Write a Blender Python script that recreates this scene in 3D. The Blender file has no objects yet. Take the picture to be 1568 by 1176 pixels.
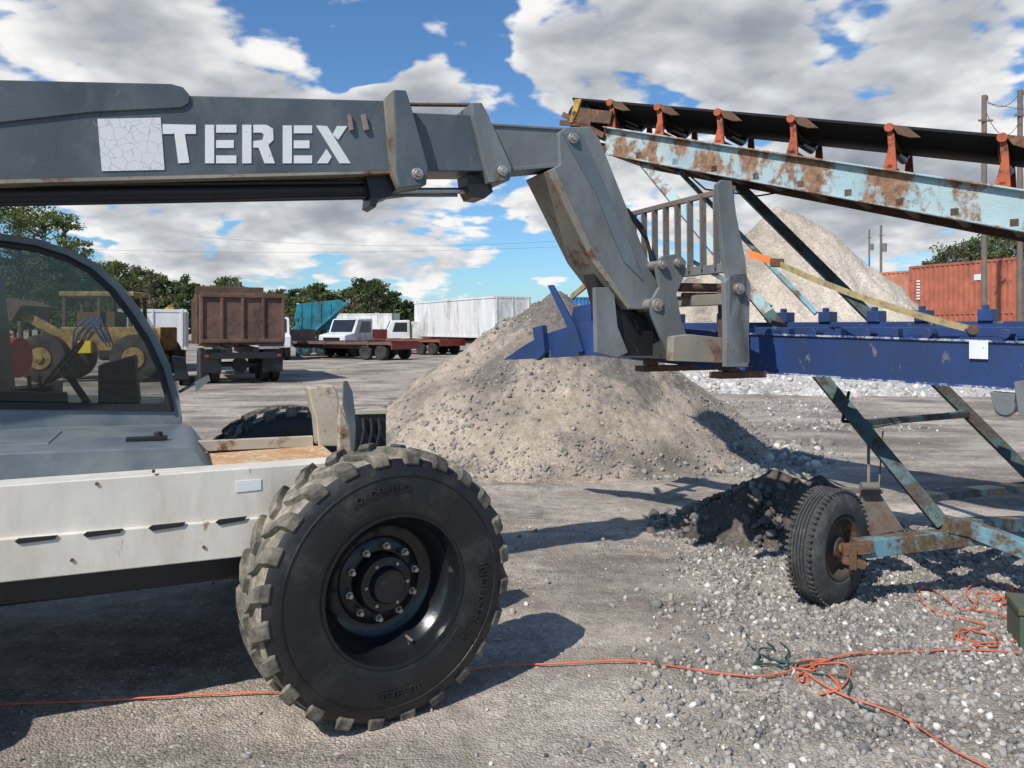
import bpy,bmesh,math,random
import numpy as np
from mathutils import Vector, Matrix
random.seed(7); rng=np.random.default_rng(11)
F=1184.0; CX=784.0; HY=503.0; H=1.75
sc=bpy.context.scene
def P(px,py,d): return Vector(((px-CX)*d/F,d,H-(py-HY)*d/F))
def rad(a): return math.radians(a)

# ------------------------------------------------------------ numpy noise
_lat=rng.random((256,256))
def vnoise(x,y):
    xi=np.floor(x).astype(int); yi=np.floor(y).astype(int)
    fx=x-xi; fy=y-yi; fx=fx*fx*(3-2*fx); fy=fy*fy*(3-2*fy)
    a=_lat[xi%256,yi%256]; b=_lat[(xi+1)%256,yi%256]; c=_lat[xi%256,(yi+1)%256]; d=_lat[(xi+1)%256,(yi+1)%256]
    return (a*(1-fx)+b*fx)*(1-fy)+(c*(1-fx)+d*fx)*fy
def fbm(x,y,o=5,g=.5):
    s=0;a=1;t=0
    for i in range(o):
        s=s+a*vnoise(x*2**i+17.3*i,y*2**i+5.1*i); t+=a; a*=g
    return s/t-.5
def gh(x,y):
    x=np.asarray(x,float); y=np.asarray(y,float)
    fade=np.clip(1-(np.hypot(x,y)-25)/40,0,1)
    return (fbm(x*.35+9,y*.35,3)*.10+fbm(x*1.7,y*1.7+30,4)*.04)*fade

# ------------------------------------------------------------ materials
def nodes(m):
    m.use_nodes=True; nt=m.node_tree; nt.nodes.clear(); return nt,nt.nodes,nt.links
def ramp(N,pts):
    r=N.new('ShaderNodeValToRGB'); e=r.color_ramp.elements
    while len(e)<len(pts): e.new(0.5)
    for i,(p,c) in enumerate(pts):
        e[i].position=p; e[i].color=(c[0],c[1],c[2],1) if hasattr(c,'__len__') else (c,c,c,1)
    return r
def noi(N,L,vec,scale,detail=6,rough=.6):
    n=N.new('ShaderNodeTexNoise'); n.inputs['Scale'].default_value=scale; n.inputs['Detail'].default_value=detail; n.inputs['Roughness'].default_value=rough
    L.new(vec,n.inputs['Vector']); return n.outputs['Fac']
def mixc(N,L,f,a,b,mode='MIX'):
    m=N.new('ShaderNodeMix'); m.data_type='RGBA'; m.blend_type=mode
    for s,v in ((m.inputs[0],f),(m.inputs[6],a),(m.inputs[7],b)):
        if hasattr(v,'is_linked'): L.new(v,s)
        elif hasattr(v,'__len__'): s.default_value=(v[0],v[1],v[2],1)
        else: s.default_value=v
    return m.outputs[2]
def paint(name,c,rust=None,rs=4,th=.62,w=.04,rough=.5,metal=0,bump=.15,var=.25,streak=1,fine=60,dirt=None,dth=.5):
    m=bpy.data.materials.new(name); nt,N,L=nodes(m)
    o=N.new('ShaderNodeOutputMaterial'); b=N.new('ShaderNodeBsdfPrincipled'); L.new(b.outputs[0],o.inputs[0])
    tc=N.new('ShaderNodeTexCoord').outputs['Object']
    mp=N.new('ShaderNodeMapping'); mp.inputs['Scale'].default_value=(1,1,1/streak); L.new(tc,mp.inputs['Vector']); v=mp.outputs[0]
    col=c
    n1=noi(N,L,v,1.7,4); r1=ramp(N,[(.3,1-var),(.7,1+var*.4)]); L.new(n1,r1.inputs[0])
    col=mixc(N,L,1.0,c,r1.outputs[0],'MULTIPLY')
    if dirt is not None:
        nd=noi(N,L,v,2.6,7,.7); rd=ramp(N,[(dth-.1,0),(dth+.16,1)]); L.new(nd,rd.inputs[0])
        col=mixc(N,L,rd.outputs[0],col,dirt)
    if rust is not None:
        n2=noi(N,L,v,rs,7,.72); r2=ramp(N,[(th-w,0),(th+w,1)]); L.new(n2,r2.inputs[0])
        n3=noi(N,L,tc,rs*6,3); r3=ramp(N,[(.3,[x*.45 for x in rust]),(.7,[min(1,x*1.35) for x in rust])]); L.new(n3,r3.inputs[0])
        col=mixc(N,L,r2.outputs[0],col,r3.outputs[0])
        rr=N.new('ShaderNodeMapRange'); L.new(r2.outputs[0],rr.inputs[0]); rr.inputs[3].default_value=rough; rr.inputs[4].default_value=.9
        L.new(rr.outputs[0],b.inputs['Roughness'])
    else: b.inputs['Roughness'].default_value=rough
    L.new(col,b.inputs['Base Color']); b.inputs['Metallic'].default_value=metal
    nb=noi(N,L,tc,fine,3); bp=N.new('ShaderNodeBump'); bp.inputs['Strength'].default_value=bump; bp.inputs['Distance'].default_value=.01
    L.new(nb,bp.inputs['Height']); L.new(bp.outputs[0],b.inputs['Normal'])
    return m
RUST=(.17,.075,.035)
M_boom=paint('boom_grey_paint',(.080,.099,.114),(.27,.24,.20),9,.665,.02,.42,var=.35,streak=1.5,dirt=(.14,.15,.15),dth=.54,bump=.08)
M_boom2=paint('boom_light_grey',(.18,.195,.20),(.15,.11,.07),7,.635,.04,.5,var=.38,streak=2,dirt=(.10,.11,.11),dth=.50,bump=.1)
M_tan=paint('dusty_edge',(.27,.24,.19),RUST,7,.58,.06,.7,var=.35)
M_white=paint('white_chassis_paint',(.70,.665,.59),(.30,.21,.14),12,.685,.02,.42,var=.16,dirt=(.50,.45,.37),dth=.53,bump=.05,streak=3)
M_beige=paint('old_cream_paint',(.52,.46,.35),RUST,6,.58,.05,.55,var=.3,dirt=(.36,.31,.23),dth=.52)
M_hood=paint('hood_grey_blue',(.125,.155,.175),(.25,.25,.23),16,.69,.02,.4,var=.28,dirt=(.22,.23,.225),dth=.56,bump=.06)
M_black=paint('black_steel',(.016,.016,.018),(.07,.05,.035),7,.66,.04,.4,var=.3)
M_rim=paint('black_rim_paint',(.012,.013,.016),(.08,.07,.055),9,.70,.05,.22,var=.3,bump=.04)
M_rub=paint('tyre_rubber',(.011,.011,.0125),(.05,.045,.038),5,.63,.16,.45,bump=.15,fine=40)
M_tread=paint('dusty_tread',(.05,.047,.042),(.32,.28,.21),3.2,.45,.14,.85,bump=.4,fine=60)
M_lug=paint('tread_lug_rubber',(.024,.023,.022),(.26,.23,.175),3.4,.52,.13,.8,bump=.4,fine=60)
M_rub2=paint('grey_tyre',(.045,.045,.045),(.14,.13,.12),6,.6,.12,.8,bump=.3,fine=80)
M_rubf=paint('dark_tyre',(.022,.022,.022),(.09,.08,.07),2,.6,.15,.85)
M_chrome=paint('rod_steel',(.45,.47,.48),None,rough=.3,metal=1,var=.1)
M_bolt=paint('bolt_steel',(.5,.47,.42),RUST,30,.6,.1,.4,metal=.7)
M_rust=paint('rusty_steel',(.10,.06,.04),(.19,.09,.045),6,.55,.1,.85,bump=.4)
M_grille=paint('grille_worn_grey',(.17,.165,.155),(.20,.13,.08),9,.53,.06,.6,var=.3)
M_blue=paint('blue_frame_paint',(.016,.050,.175),(.13,.13,.14),13,.635,.02,.5,var=.4,streak=2,dirt=(.018,.034,.095),dth=.50)
M_pale=paint('pale_blue_rusted_paint',(.30,.44,.47),(.25,.145,.085),3.6,.515,.035,.75,var=.3,streak=1.4,bump=.35,dirt=(.42,.46,.44),dth=.54)
M_teal=paint('dark_teal_paint',(.035,.085,.09),(.06,.045,.035),6,.51,.05,.65,var=.4,bump=.3)
M_teal2=paint('weathered_blue_paint',(.14,.30,.35),(.12,.08,.05),5,.50,.05,.65,var=.4,bump=.3)
M_orange=paint('orange_bracket_paint',(.42,.085,.025),(.10,.045,.03),12,.56,.06,.6,var=.35)
M_belt=paint('belt_rubber',(.014,.013,.013),(.05,.04,.04),5,.7,.1,.75,bump=.2)
M_yel=paint('yellow_paint',(.50,.30,.04),(.12,.08,.05),3,.56,.1,.6,var=.4)
M_yelb=paint('dusty_yellow',(.42,.27,.08),(.14,.09,.05),3,.53,.12,.7,var=.4)
M_ply=paint('plywood',(.52,.27,.12),(.58,.42,.26),7,.5,.1,.75,bump=.2)
M_decal=paint('white_decal',(.70,.71,.70),(.22,.24,.26),20,.64,.02,.55,var=.14,bump=.05)
M_strap=paint('strap_web',(.42,.33,.16),(.25,.19,.1),12,.55,.1,.8)
M_strapo=paint('orange_strap',(.75,.20,.04),None,rough=.7)
M_cord=paint('orange_cord',(.62,.14,.06),None,rough=.6,var=.3)
M_cordg=paint('green_cord',(.02,.07,.055),None,rough=.5)
M_green=paint('green_box_paint',(.08,.11,.07),RUST,9,.6,.05,.6)
M_cont=paint('container_red',(.42,.13,.075),(.16,.06,.04),1.2,.64,.05,.6,var=.3,bump=.05)
M_cont2=paint('container_orange',(.52,.21,.125),(.2,.09,.06),1.2,.64,.05,.6,var=.25,bump=.05)
M_contb=paint('container_blue',(.04,.17,.38),None,rough=.6)
M_trail=paint('trailer_white',(.70,.70,.69),(.42,.40,.36),.8,.60,.08,.4,var=.14,bump=.03,streak=4)
M_bed=paint('dump_bed_rust',(.16,.085,.06),(.07,.045,.035),1.8,.52,.12,.8,bump=.3,var=.4)
M_tealm=paint('turquoise_paint',(.015,.20,.27),(.03,.10,.12),1.5,.55,.1,.5,var=.35)
M_brownm=paint('brown_cast',(.13,.085,.065),None,rough=.8)
M_redd=paint('red_deck',(.28,.07,.05),RUST,2,.53,.1,.7)
M_pole=paint('pole_wood',(.16,.13,.11),None,rough=.9)
M_bark=paint('bark',(.14,.11,.085),None,rough=.95,var=.4)
M_seat=paint('seat_black',(.013,.013,.015),None,rough=.6)
M_redm=paint('red_paint',(.30,.035,.025),RUST,3,.6,.1,.5)
M_hose=paint('blue_hose',(.04,.09,.24),None,rough=.5)

def glass_mat(name,tint,tr):
    m=bpy.data.materials.new(name); nt,N,L=nodes(m)
    o=N.new('ShaderNodeOutputMaterial'); t=N.new('ShaderNodeBsdfTransparent'); t.inputs[0].default_value=(*tint,1)
    g=N.new('ShaderNodeBsdfGlossy'); g.inputs['Roughness'].default_value=.03; g.inputs[0].default_value=(.9,.95,1,1)
    mx=N.new('ShaderNodeMixShader'); mx.inputs[0].default_value=tr; L.new(t.outputs[0],mx.inputs[1]); L.new(g.outputs[0],mx.inputs[2]); L.new(mx.outputs[0],o.inputs[0]); return m
M_glass=glass_mat('tinted_cab_glass',(.46,.49,.48),.05)
M_win=paint('dark_window',(.02,.025,.03),None,rough=.1)

def leaf_mat(name,a,b):
    m=bpy.data.materials.new(name); nt,N,L=nodes(m)
    o=N.new('ShaderNodeOutputMaterial'); b1=N.new('ShaderNodeBsdfDiffuse')
    tc=N.new('ShaderNodeTexCoord').outputs['Object']; n=noi(N,L,tc,.9,4); r=ramp(N,[(.33,a),(.68,b)]); L.new(n,r.inputs[0]); L.new(r.outputs[0],b1.inputs[0])
    tr=N.new('ShaderNodeBsdfTranslucent'); L.new(r.outputs[0],tr.inputs[0]); mx=N.new('ShaderNodeMixShader'); mx.inputs[0].default_value=.35
    L.new(b1.outputs[0],mx.inputs[1]); L.new(tr.outputs[0],mx.inputs[2]); L.new(mx.outputs[0],o.inputs[0]); return m
M_leaf=leaf_mat('foliage_dark',(.055,.075,.03),(.13,.165,.07))
M_leaf2=leaf_mat('foliage_olive',(.11,.105,.06),(.22,.20,.12))
M_pine=leaf_mat('pine_needles',(.08,.11,.04),(.20,.24,.09))

def soil_mat(name,cols,speck,specks=90,big=.6,bumpd=.02,pebs=30,pebth=.90,tintamt=1.0,patch=None,tracks=False,patch2=None):
    m=bpy.data.materials.new(name); nt,N,L=nodes(m)
    o=N.new('ShaderNodeOutputMaterial'); b=N.new('ShaderNodeBsdfPrincipled'); L.new(b.outputs[0],o.inputs[0]); b.inputs['Roughness'].default_value=.95
    b.inputs['Specular IOR Level'].default_value=.15
    tc=N.new('ShaderNodeTexCoord').outputs['Object']
    n1=noi(N,L,tc,big,7,.65); r1=ramp(N,[(.36,cols[0]),(.48,cols[1]),(.64,cols[2])]); L.new(n1,r1.inputs[0])
    col=r1.outputs[0]
    for pt_ in (patch,patch2):
        if pt_:
            n9=noi(N,L,tc,pt_[0],6,.6); r9=ramp(N,[(pt_[1],0),(pt_[1]+.09,1)]); L.new(n9,r9.inputs[0]); col=mixc(N,L,r9.outputs[0],col,pt_[2])
    if tracks:
        for an,sc_ in ((.5,1.0),(-.25,.7)):
            mp=N.new('ShaderNodeMapping'); mp.inputs['Rotation'].default_value=(0,0,an); mp.inputs['Scale'].default_value=(.3*sc_,2.2*sc_,1); L.new(tc,mp.inputs['Vector'])
            nt_=noi(N,L,mp.outputs[0],1.0,5,.6); rt=ramp(N,[(.34,.74),(.5,1.0),(.66,1.14)]); L.new(nt_,rt.inputs[0]); col=mixc(N,L,1.0,col,rt.outputs[0],'MULTIPLY')
    n2=noi(N,L,tc,9,7,.75); r2=ramp(N,[(.3,.66),(.7,1.25)]); L.new(n2,r2.inputs[0])
    col=mixc(N,L,1.0,col,r2.outputs[0],'MULTIPLY')
    vo=N.new('ShaderNodeTexVoronoi'); vo.inputs['Scale'].default_value=specks; L.new(tc,vo.inputs['Vector'])
    sp=N.new('ShaderNodeSeparateColor'); L.new(vo.outputs['Color'],sp.inputs[0])
    rr=ramp(N,[(.0,.5),(.3,.92),(.85,1.05),(1.0,1.6)]); L.new(sp.outputs[0],rr.inputs[0])
    n5=noi(N,L,tc,.9,4); r5=ramp(N,[(.42,.2*tintamt),(.6,tintamt)]); L.new(n5,r5.inputs[0])
    tint=mixc(N,L,r5.outputs[0],(1,1,1),rr.outputs[0])
    col=mixc(N,L,1.0,col,tint,'MULTIPLY')
    vo2=N.new('ShaderNodeTexVoronoi'); vo2.inputs['Scale'].default_value=pebs; L.new(tc,vo2.inputs['Vector'])
    sp2=N.new('ShaderNodeSeparateColor'); L.new(vo2.outputs['Color'],sp2.inputs[0])
    gt=N.new('ShaderNodeMath'); gt.operation='GREATER_THAN'; gt.inputs[1].default_value=pebth; L.new(sp2.outputs[1],gt.inputs[0])
    lt=N.new('ShaderNodeMath'); lt.operation='LESS_THAN'; lt.inputs[1].default_value=.30; L.new(vo2.outputs['Distance'],lt.inputs[0])
    mu=N.new('ShaderNodeMath'); mu.operation='MULTIPLY'; L.new(gt.outputs[0],mu.inputs[0]); L.new(lt.outputs[0],mu.inputs[1])
    col=mixc(N,L,mu.outputs[0],col,speck)
    L.new(col,b.inputs['Base Color'])
    hb=N.new('ShaderNodeMath'); hb.operation='MULTIPLY_ADD'; L.new(vo.outputs['Distance'],hb.inputs[0]); hb.inputs[1].default_value=-.4; L.new(n2,hb.inputs[2])
    hb2=N.new('ShaderNodeMath'); hb2.operation='ADD'; L.new(hb.outputs[0],hb2.inputs[0]); L.new(mu.outputs[0],hb2.inputs[1])
    bp=N.new('ShaderNodeBump'); bp.inputs['Strength'].default_value=.85; bp.inputs['Distance'].default_value=bumpd; L.new(hb2.outputs[0],bp.inputs['Height']); L.new(bp.outputs[0],b.inputs['Normal'])
    return m
M_ground=soil_mat('yard_dirt',[(.24,.205,.17),(.37,.32,.265),(.49,.43,.36)],(.50,.47,.43),85,.42,.024,30,.93,1.0,(.9,.56,(.27,.24,.21)),True,(.26,.53,(.235,.205,.175)))
M_pile=soil_mat('sand_gravel_pile',[(.19,.165,.14),(.36,.30,.235),(.45,.37,.29)],(.32,.295,.26),75,.7,.025,26,.91,.8,(.8,.50,(.18,.16,.14)))
M_bigpile=soil_mat('pale_crushed_stone',[(.32,.275,.22),(.49,.42,.335),(.57,.50,.41)],(.55,.48,.4),14,.16,.06,6,.95,.5,(.22,.57,(.24,.20,.17)))
M_whitep=soil_mat('white_gravel',[(.36,.35,.33),(.50,.48,.46),(.58,.56,.54)],(.66,.64,.6),9,.4,.10,5,.85)
M_dark=soil_mat('dark_soil',[(.055,.047,.04),(.10,.085,.07),(.16,.135,.11)],(.24,.21,.18),60,1.5,.03,26,.94)
m=bpy.data.materials.new('loose_stone'); nt,N,L=nodes(m)
o=N.new('ShaderNodeOutputMaterial'); b=N.new('ShaderNodeBsdfPrincipled'); L.new(b.outputs[0],o.inputs[0]); b.inputs['Roughness'].default_value=.9
at=N.new('ShaderNodeAttribute'); at.attribute_name='tint'
r=ramp(N,[(0,(.08,.077,.073)),(.3,(.175,.165,.155)),(.6,(.285,.265,.24)),(.88,(.40,.365,.32)),(1,(.66,.63,.58))]); L.new(at.outputs['Fac'],r.inputs[0])
nn=noi(N,L,N.new('ShaderNodeTexCoord').outputs['Object'],120,3); r3=ramp(N,[(.3,.7),(.7,1.2)]); L.new(nn,r3.inputs[0])
L.new(mixc(N,L,1.0,r.outputs[0],r3.outputs[0],'MULTIPLY'),b.inputs['Base Color']); M_stone=m

# ------------------------------------------------------------ builders
def empty(name):
    e=bpy.data.objects.new(name,None); sc.collection.objects.link(e); e.empty_display_size=.2; return e
def V(*a): return Vector(a)
class MB:
    def __init__(s): s.v=[]; s.f=[]
    def add(s,vs,fs):
        o=len(s.v); s.v+= [tuple(x) for x in vs]; s.f+=[[i+o for i in f] for f in fs]; return s
    def prism(s,pts,vec):
        pts=[Vector(p) for p in pts]; vec=Vector(vec); n=len(pts)
        s.add(pts+[p+vec for p in pts],[list(range(n)),list(range(2*n-1,n-1,-1))]+[[i,(i+1)%n,(i+1)%n+n,i+n] for i in range(n)]); return s
    def beam(s,p0,p1,w,h,up=(0,0,1),w1=None,h1=None):
        p0=Vector(p0);p1=Vector(p1);d=(p1-p0).normalized();up=Vector(up)
        sd=d.cross(up)
        if sd.length<1e-3: sd=d.cross(Vector((1,0,0)))
        sd.normalize(); u=sd.cross(d); vs=[]
        for p,ww,hh in ((p0,w,h),(p1,w1 or w,h1 or h)):
            for a,b in ((-1,-1),(1,-1),(1,1),(-1,1)): vs.append(p+sd*a*ww/2+u*b*hh/2)
        s.add(vs,[[0,1,2,3],[7,6,5,4],[0,4,5,1],[1,5,6,2],[2,6,7,3],[3,7,4,0]]); return s
    def tube(s,p0,p1,r,n=14,r2=None):
        p0=Vector(p0);p1=Vector(p1);d=(p1-p0).normalized(); a=d.orthogonal().normalized(); b=d.cross(a); r2=r if r2 is None else r2; vs=[]
        for p,q in ((p0,r),(p1,r2)):
            for i in range(n):
                t=2*math.pi*i/n; vs.append(p+a*math.cos(t)*q+b*math.sin(t)*q)
        s.add(vs,[[i,(i+1)%n,(i+1)%n+n,i+n] for i in range(n)]+[list(range(n-1,-1,-1)),list(range(n,2*n))]); return s
    def path(s,pts,r,n=8):
        for i in range(len(pts)-1): s.tube(pts[i],pts[i+1],r,n)
        return s
    def lathe(s,c,ax,prof,n=64,close=False):
        c=Vector(c);ax=Vector(ax).normalized();a=ax.orthogonal().normalized();b=ax.cross(a);vs=[];fs=[];m=len(prof)
        for i in range(n):
            t=2*math.pi*i/n; e=a*math.cos(t)+b*math.sin(t)
            for x,r in prof: vs.append(c+ax*x+e*r)
        for i in range(n):
            j=(i+1)%n
            for k in range(m-1 if not close else m):
                k2=(k+1)%m; fs.append([i*m+k,j*m+k,j*m+k2,i*m+k2])
        s.add(vs,fs); return s
    def obj(s,name,mat,parent=None,bevel=0,smooth=35):
        me=bpy.data.meshes.new(name); me.from_pydata(s.v,[],s.f); me.validate()
        bm=bmesh.new(); bm.from_mesh(me); bmesh.ops.recalc_face_normals(bm,faces=bm.faces); bm.to_mesh(me); bm.free()
        if smooth:
            me.shade_smooth(); me.set_sharp_from_angle(angle=rad(smooth))
        ob=bpy.data.objects.new(name,me); sc.collection.objects.link(ob); me.materials.append(mat)
        if parent: ob.parent=parent
        if bevel:
            bv=ob.modifiers.new('bevel','BEVEL'); bv.width=bevel; bv.segments=2; bv.limit_method='ANGLE'; bv.angle_limit=rad(40); bv.harden_normals=True
        return ob
class Fr:
    """vertical reference plane of a machine: origin, heading; lateral axis n"""
    def __init__(s,ox,oy,ang):
        s.o=Vector((ox,oy,0)); s.e=Vector((math.cos(ang),math.sin(ang),0)); s.n=Vector((-math.sin(ang),math.cos(ang),0))
    def loc(s,a,l,z): return s.o+s.e*a+s.n*l+Vector((0,0,z))
    def pt(s,px,py,l):
        r=Vector(((px-CX)/F,1,0)); d=(l+s.o.dot(s.n))/r.dot(s.n); return P(px,py,d)
    def pts(s,L,l): return [s.pt(x,y,l) for x,y in L]
    def pr(s,mb,L,l0,l1): return mb.prism(s.pts(L,l0),s.n*(l1-l0))
    def box(s,mb,a0,a1,l0,l1,z0,z1):
        return mb.prism([s.loc(a0,l0,z0),s.loc(a1,l0,z0),s.loc(a1,l0,z1),s.loc(a0,l0,z1)],s.n*(l1-l0))

def bent_text(parent,name,txt,c,ax,size,r,a0,mat,xoff):
    cu=bpy.data.curves.new('t','FONT'); cu.body=txt; cu.size=size; cu.extrude=.0025; cu.resolution_u=2; cu.offset=.001
    ob=bpy.data.objects.new('t',cu); sc.collection.objects.link(ob); bpy.context.view_layer.update()
    me=bpy.data.meshes.new_from_object(ob.evaluated_get(bpy.context.evaluated_depsgraph_get())); bpy.data.objects.remove(ob)
    c=Vector(c); ax=Vector(ax).normalized(); up=Vector((0,0,1)); right=(-ax).cross(up).normalized(); up=right.cross(-ax)
    for v in me.vertices:
        x,y,z=v.co; t=a0-x/r; q=r+y
        v.co=c+right*math.cos(t)*q+up*math.sin(t)*q+ax*(xoff-abs(q-r-size*.35)*.12+z)
    o2=bpy.data.objects.new(name,me); sc.collection.objects.link(o2); me.materials.clear(); me.materials.append(mat); o2.parent=parent

def big_wheel(parent,pre,c,ax,R=.615,W=.36,nl=24,detail=True):
    c=Vector(c); ax=Vector(ax).normalized(); up=Vector((0,0,1)); right=(-ax).cross(up).normalized(); up=right.cross(-ax)
    k=R/.615; b=R-.028
    half=[(-.035,.318),(-.012,.335),(-.004,.36),(.0,.41),(-.002,.47),(-.010,.52),(-.024,.555)]
    half=[(x,r*k) for x,r in half]; crown=[(-.040,.575),(-.075,.585),(-.18,.590)]
    prof=half+crown[:1]; MB().lathe(c,ax,prof,96).obj(pre+'_sidewall',M_rub,parent)
    MB().lathe(c,ax,[(-W-x,r) for x,r in prof],96).obj(pre+'_inner_sidewall',M_rub,parent)
    MB().lathe(c,ax,crown+[(-W-x,r) for x,r in reversed(crown[:-1])],96).obj(pre+'_tyre_crown',M_tread,parent)
    if detail:
        mb=MB()
        for rr in (.375,.505):
            mb.lathe(c,ax,[(.001-abs(rr-.44)*.12,rr-.004),(.0055-abs(rr-.44)*.12,rr-.002),(.0055-abs(rr-.44)*.12,rr+.002),(-.001-abs(rr-.44)*.12,rr+.004)],96)
        mb.obj(pre+'_sidewall_rings',M_rub,parent)
    mb=MB()
    for side in (0,1):
        for i in range(nl):
            ph0=2*math.pi*(i+.5*side)/nl; vs=[];fs=[]
            path=[(-W*.47,R,0.0),(-W*.30,R,.05),(-.075,R-.001,.115),(-.040,R-.008,.14),(-.022,R-.022,.15),(-.014,R-.050,.152),(-.012,R-.060,.152)]
            base=[b-.02,b-.02,b-.02,b-.025,b-.03,R-.066,R-.070]
            for (x,rt,ph),rb in zip(path,base):
                hw=.030 if x<-.05 else .038
                if side: x=-W-x
                for q,s_,w_ in ((rb,-1,1.25),(rt,-1,.9),(rt,1,.9),(rb,1,1.25)):
                    t=ph0-ph+s_*hw*w_/R
                    inner=.014 if (q==rb and abs(x+W/2)>W*.4) else 0
                    xx=x-inner if not side else x+inner
                    vs.append(c+ax*xx+(right*math.cos(t)+up*math.sin(t))*q)
            m_=len(path)
            for j in range(m_-1):
                for q in range(4):
                    q2=(q+1)%4; fs.append([j*4+q,j*4+q2,(j+1)*4+q2,(j+1)*4+q])
            fs+= [[0,1,2,3],[(m_-1)*4+q for q in (3,2,1,0)]]
            mb.add(vs,fs)
    mb.obj(pre+'_tread_lugs',M_lug,parent,bevel=.006)
    rp=[(-.03,.322),(-.012,.338),(-.004,.335),(-.006,.322),(-.03,.312),(-.06,.305),(-.085,.295),(-.10,.275),(-.17,.262),(-.19,.245),(-.195,.20),(-.185,.19),(-.185,.13)]
    MB().lathe(c,ax,rp,96).obj(pre+'_rim',M_rim,parent,smooth=50)
    hb=[(-.185,.135),(-.16,.135),(-.13,.128),(-.115,.12),(-.11,.085),(-.085,.08),(-.075,.072),(-.073,0.0)]
    MB().lathe(c,ax,hb,48).obj(pre+'_hub',M_rim,parent,smooth=40)
    mb=MB()
    for i in range(10):
        t=2*math.pi*i/10+.2; q=c+(right*math.cos(t)+up*math.sin(t))*.162
        mb.tube(q-ax*.185,q-ax*.155,.017,6); mb.tube(q-ax*.155,q-ax*.13,.010,10)
    for i in range(6):
        t=2*math.pi*i/6; q=c+(right*math.cos(t)+up*math.sin(t))*.10
        mb.tube(q-ax*.115,q-ax*.103,.008,6)
    mb.obj(pre+'_wheel_nuts',M_bolt,parent)
    q=c+right*.10-up*.255; MB().tube(q-ax*.12,q-ax*.06,.006,8).obj(pre+'_valve',M_bolt,parent)
    if detail:
        bent_text(parent,pre+'_moulded_lettering','INDUSTRIAL',c,ax,.065,.42,rad(8),M_rub,.005)
        bent_text(parent,pre+'_moulded_lettering_b','TUBELESS',c,ax,.045,.43,rad(285),M_rub,.005)
        bent_text(parent,pre+'_moulded_lettering_c','LOADER LUG',c,ax,.045,.44,rad(118),M_rub,.005)

def small_wheel(parent,pre,c,ax,R,W,rubber=M_rub2,rimm=M_rust,groove=True,n=48):
    c=Vector(c); ax=Vector(ax).normalized()
    prof=[(-.03,R*.52),(0,R*.6),(.004,R*.75),(-.01,R*.9),(-.035,R*.975)]
    m=5
    for i in range(m):
        x0=-.045-(W-.09)*i/m; x1=-.045-(W-.09)*(i+1)/m
        prof+=[(x0,R),(x1+.012,R),(x1+.008,R-.012 if groove else R),(x1+.002,R-.012 if groove else R)]
    prof+=[(-W+.045,R),(-W+.035,R*.975),(-W+.01,R*.9),(-W-.004,R*.75),(-W,R*.6),(-W+.03,R*.52)]
    MB().lathe(c,ax,prof,n).obj(pre+'_tyre',rubber,parent)
    MB().lathe(c,ax,[(-.025,R*.53),(-.008,R*.55),(-.012,R*.5),(-.05,R*.46),(-.07,R*.4),(-.05,R*.3),(-.05,R*.2),(-.02,R*.17),(-.015,0)],40).obj(pre+'_rim',rimm,parent)
    if groove:
        right=(-ax).cross(Vector((0,0,1))).normalized(); up=Vector((0,0,1)); mb=MB()
        for i in range(60):
            t=2*math.pi*i/60
            for x in (-.035,-W+.035):
                q=c+ax*x+(right*math.cos(t)+up*math.sin(t))*(R-.004)
                tg=(-right*math.sin(t)+up*math.cos(t))
                mb.beam(q-ax*.02,q+ax*.02+tg*.008,.014,.012,up=(right*math.cos(t)+up*math.sin(t)))
        mb.obj(pre+'_tread_blocks',rubber,parent)

# ------------------------------------------------------------ ground
def grid_obj(name,xs,ys,zf,mat):
    X,Y=np.meshgrid(xs,ys); Z=zf(X,Y); nx=len(xs);ny=len(ys)
    v=np.stack([X,Y,Z],-1).reshape(-1,3); i=np.arange(nx*ny).reshape(ny,nx)
    f=np.stack([i[:-1,:-1],i[:-1,1:],i[1:,1:],i[1:,:-1]],-1).reshape(-1,4)
    me=bpy.data.meshes.new(name); me.vertices.add(len(v)); me.vertices.foreach_set('co',v.ravel())
    me.loops.add(f.size); me.loops.foreach_set('vertex_index',f.ravel()); me.polygons.add(len(f)); me.polygons.foreach_set('loop_start',np.arange(0,f.size,4)); me.polygons.foreach_set('loop_total',np.full(len(f),4))
    me.update(calc_edges=True); me.validate(); me.shade_smooth(); me.materials.append(mat)
    ob=bpy.data.objects.new(name,me); sc.collection.objects.link(ob); return ob
t=np.linspace(-1,1,520); xs=np.sign(t)*(np.abs(t)*8+ (np.exp(np.abs(t)*7.2)-1)*.55)
ty=np.linspace(0,1,520); ys=-3+ty*20+(np.exp(ty*7.4)-1)*.5
xs=np.concatenate([[-900],xs,[900]]); ys=np.concatenate([[-400,-60],ys,[1100]])
xs.sort(); ys.sort()
grid_obj('ground',xs,ys,lambda X,Y: gh(X,Y)+fbm(X*9,Y*9,3)*.022*np.clip(1-(np.hypot(X,Y)-8)/8,0,1),M_ground)

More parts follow.
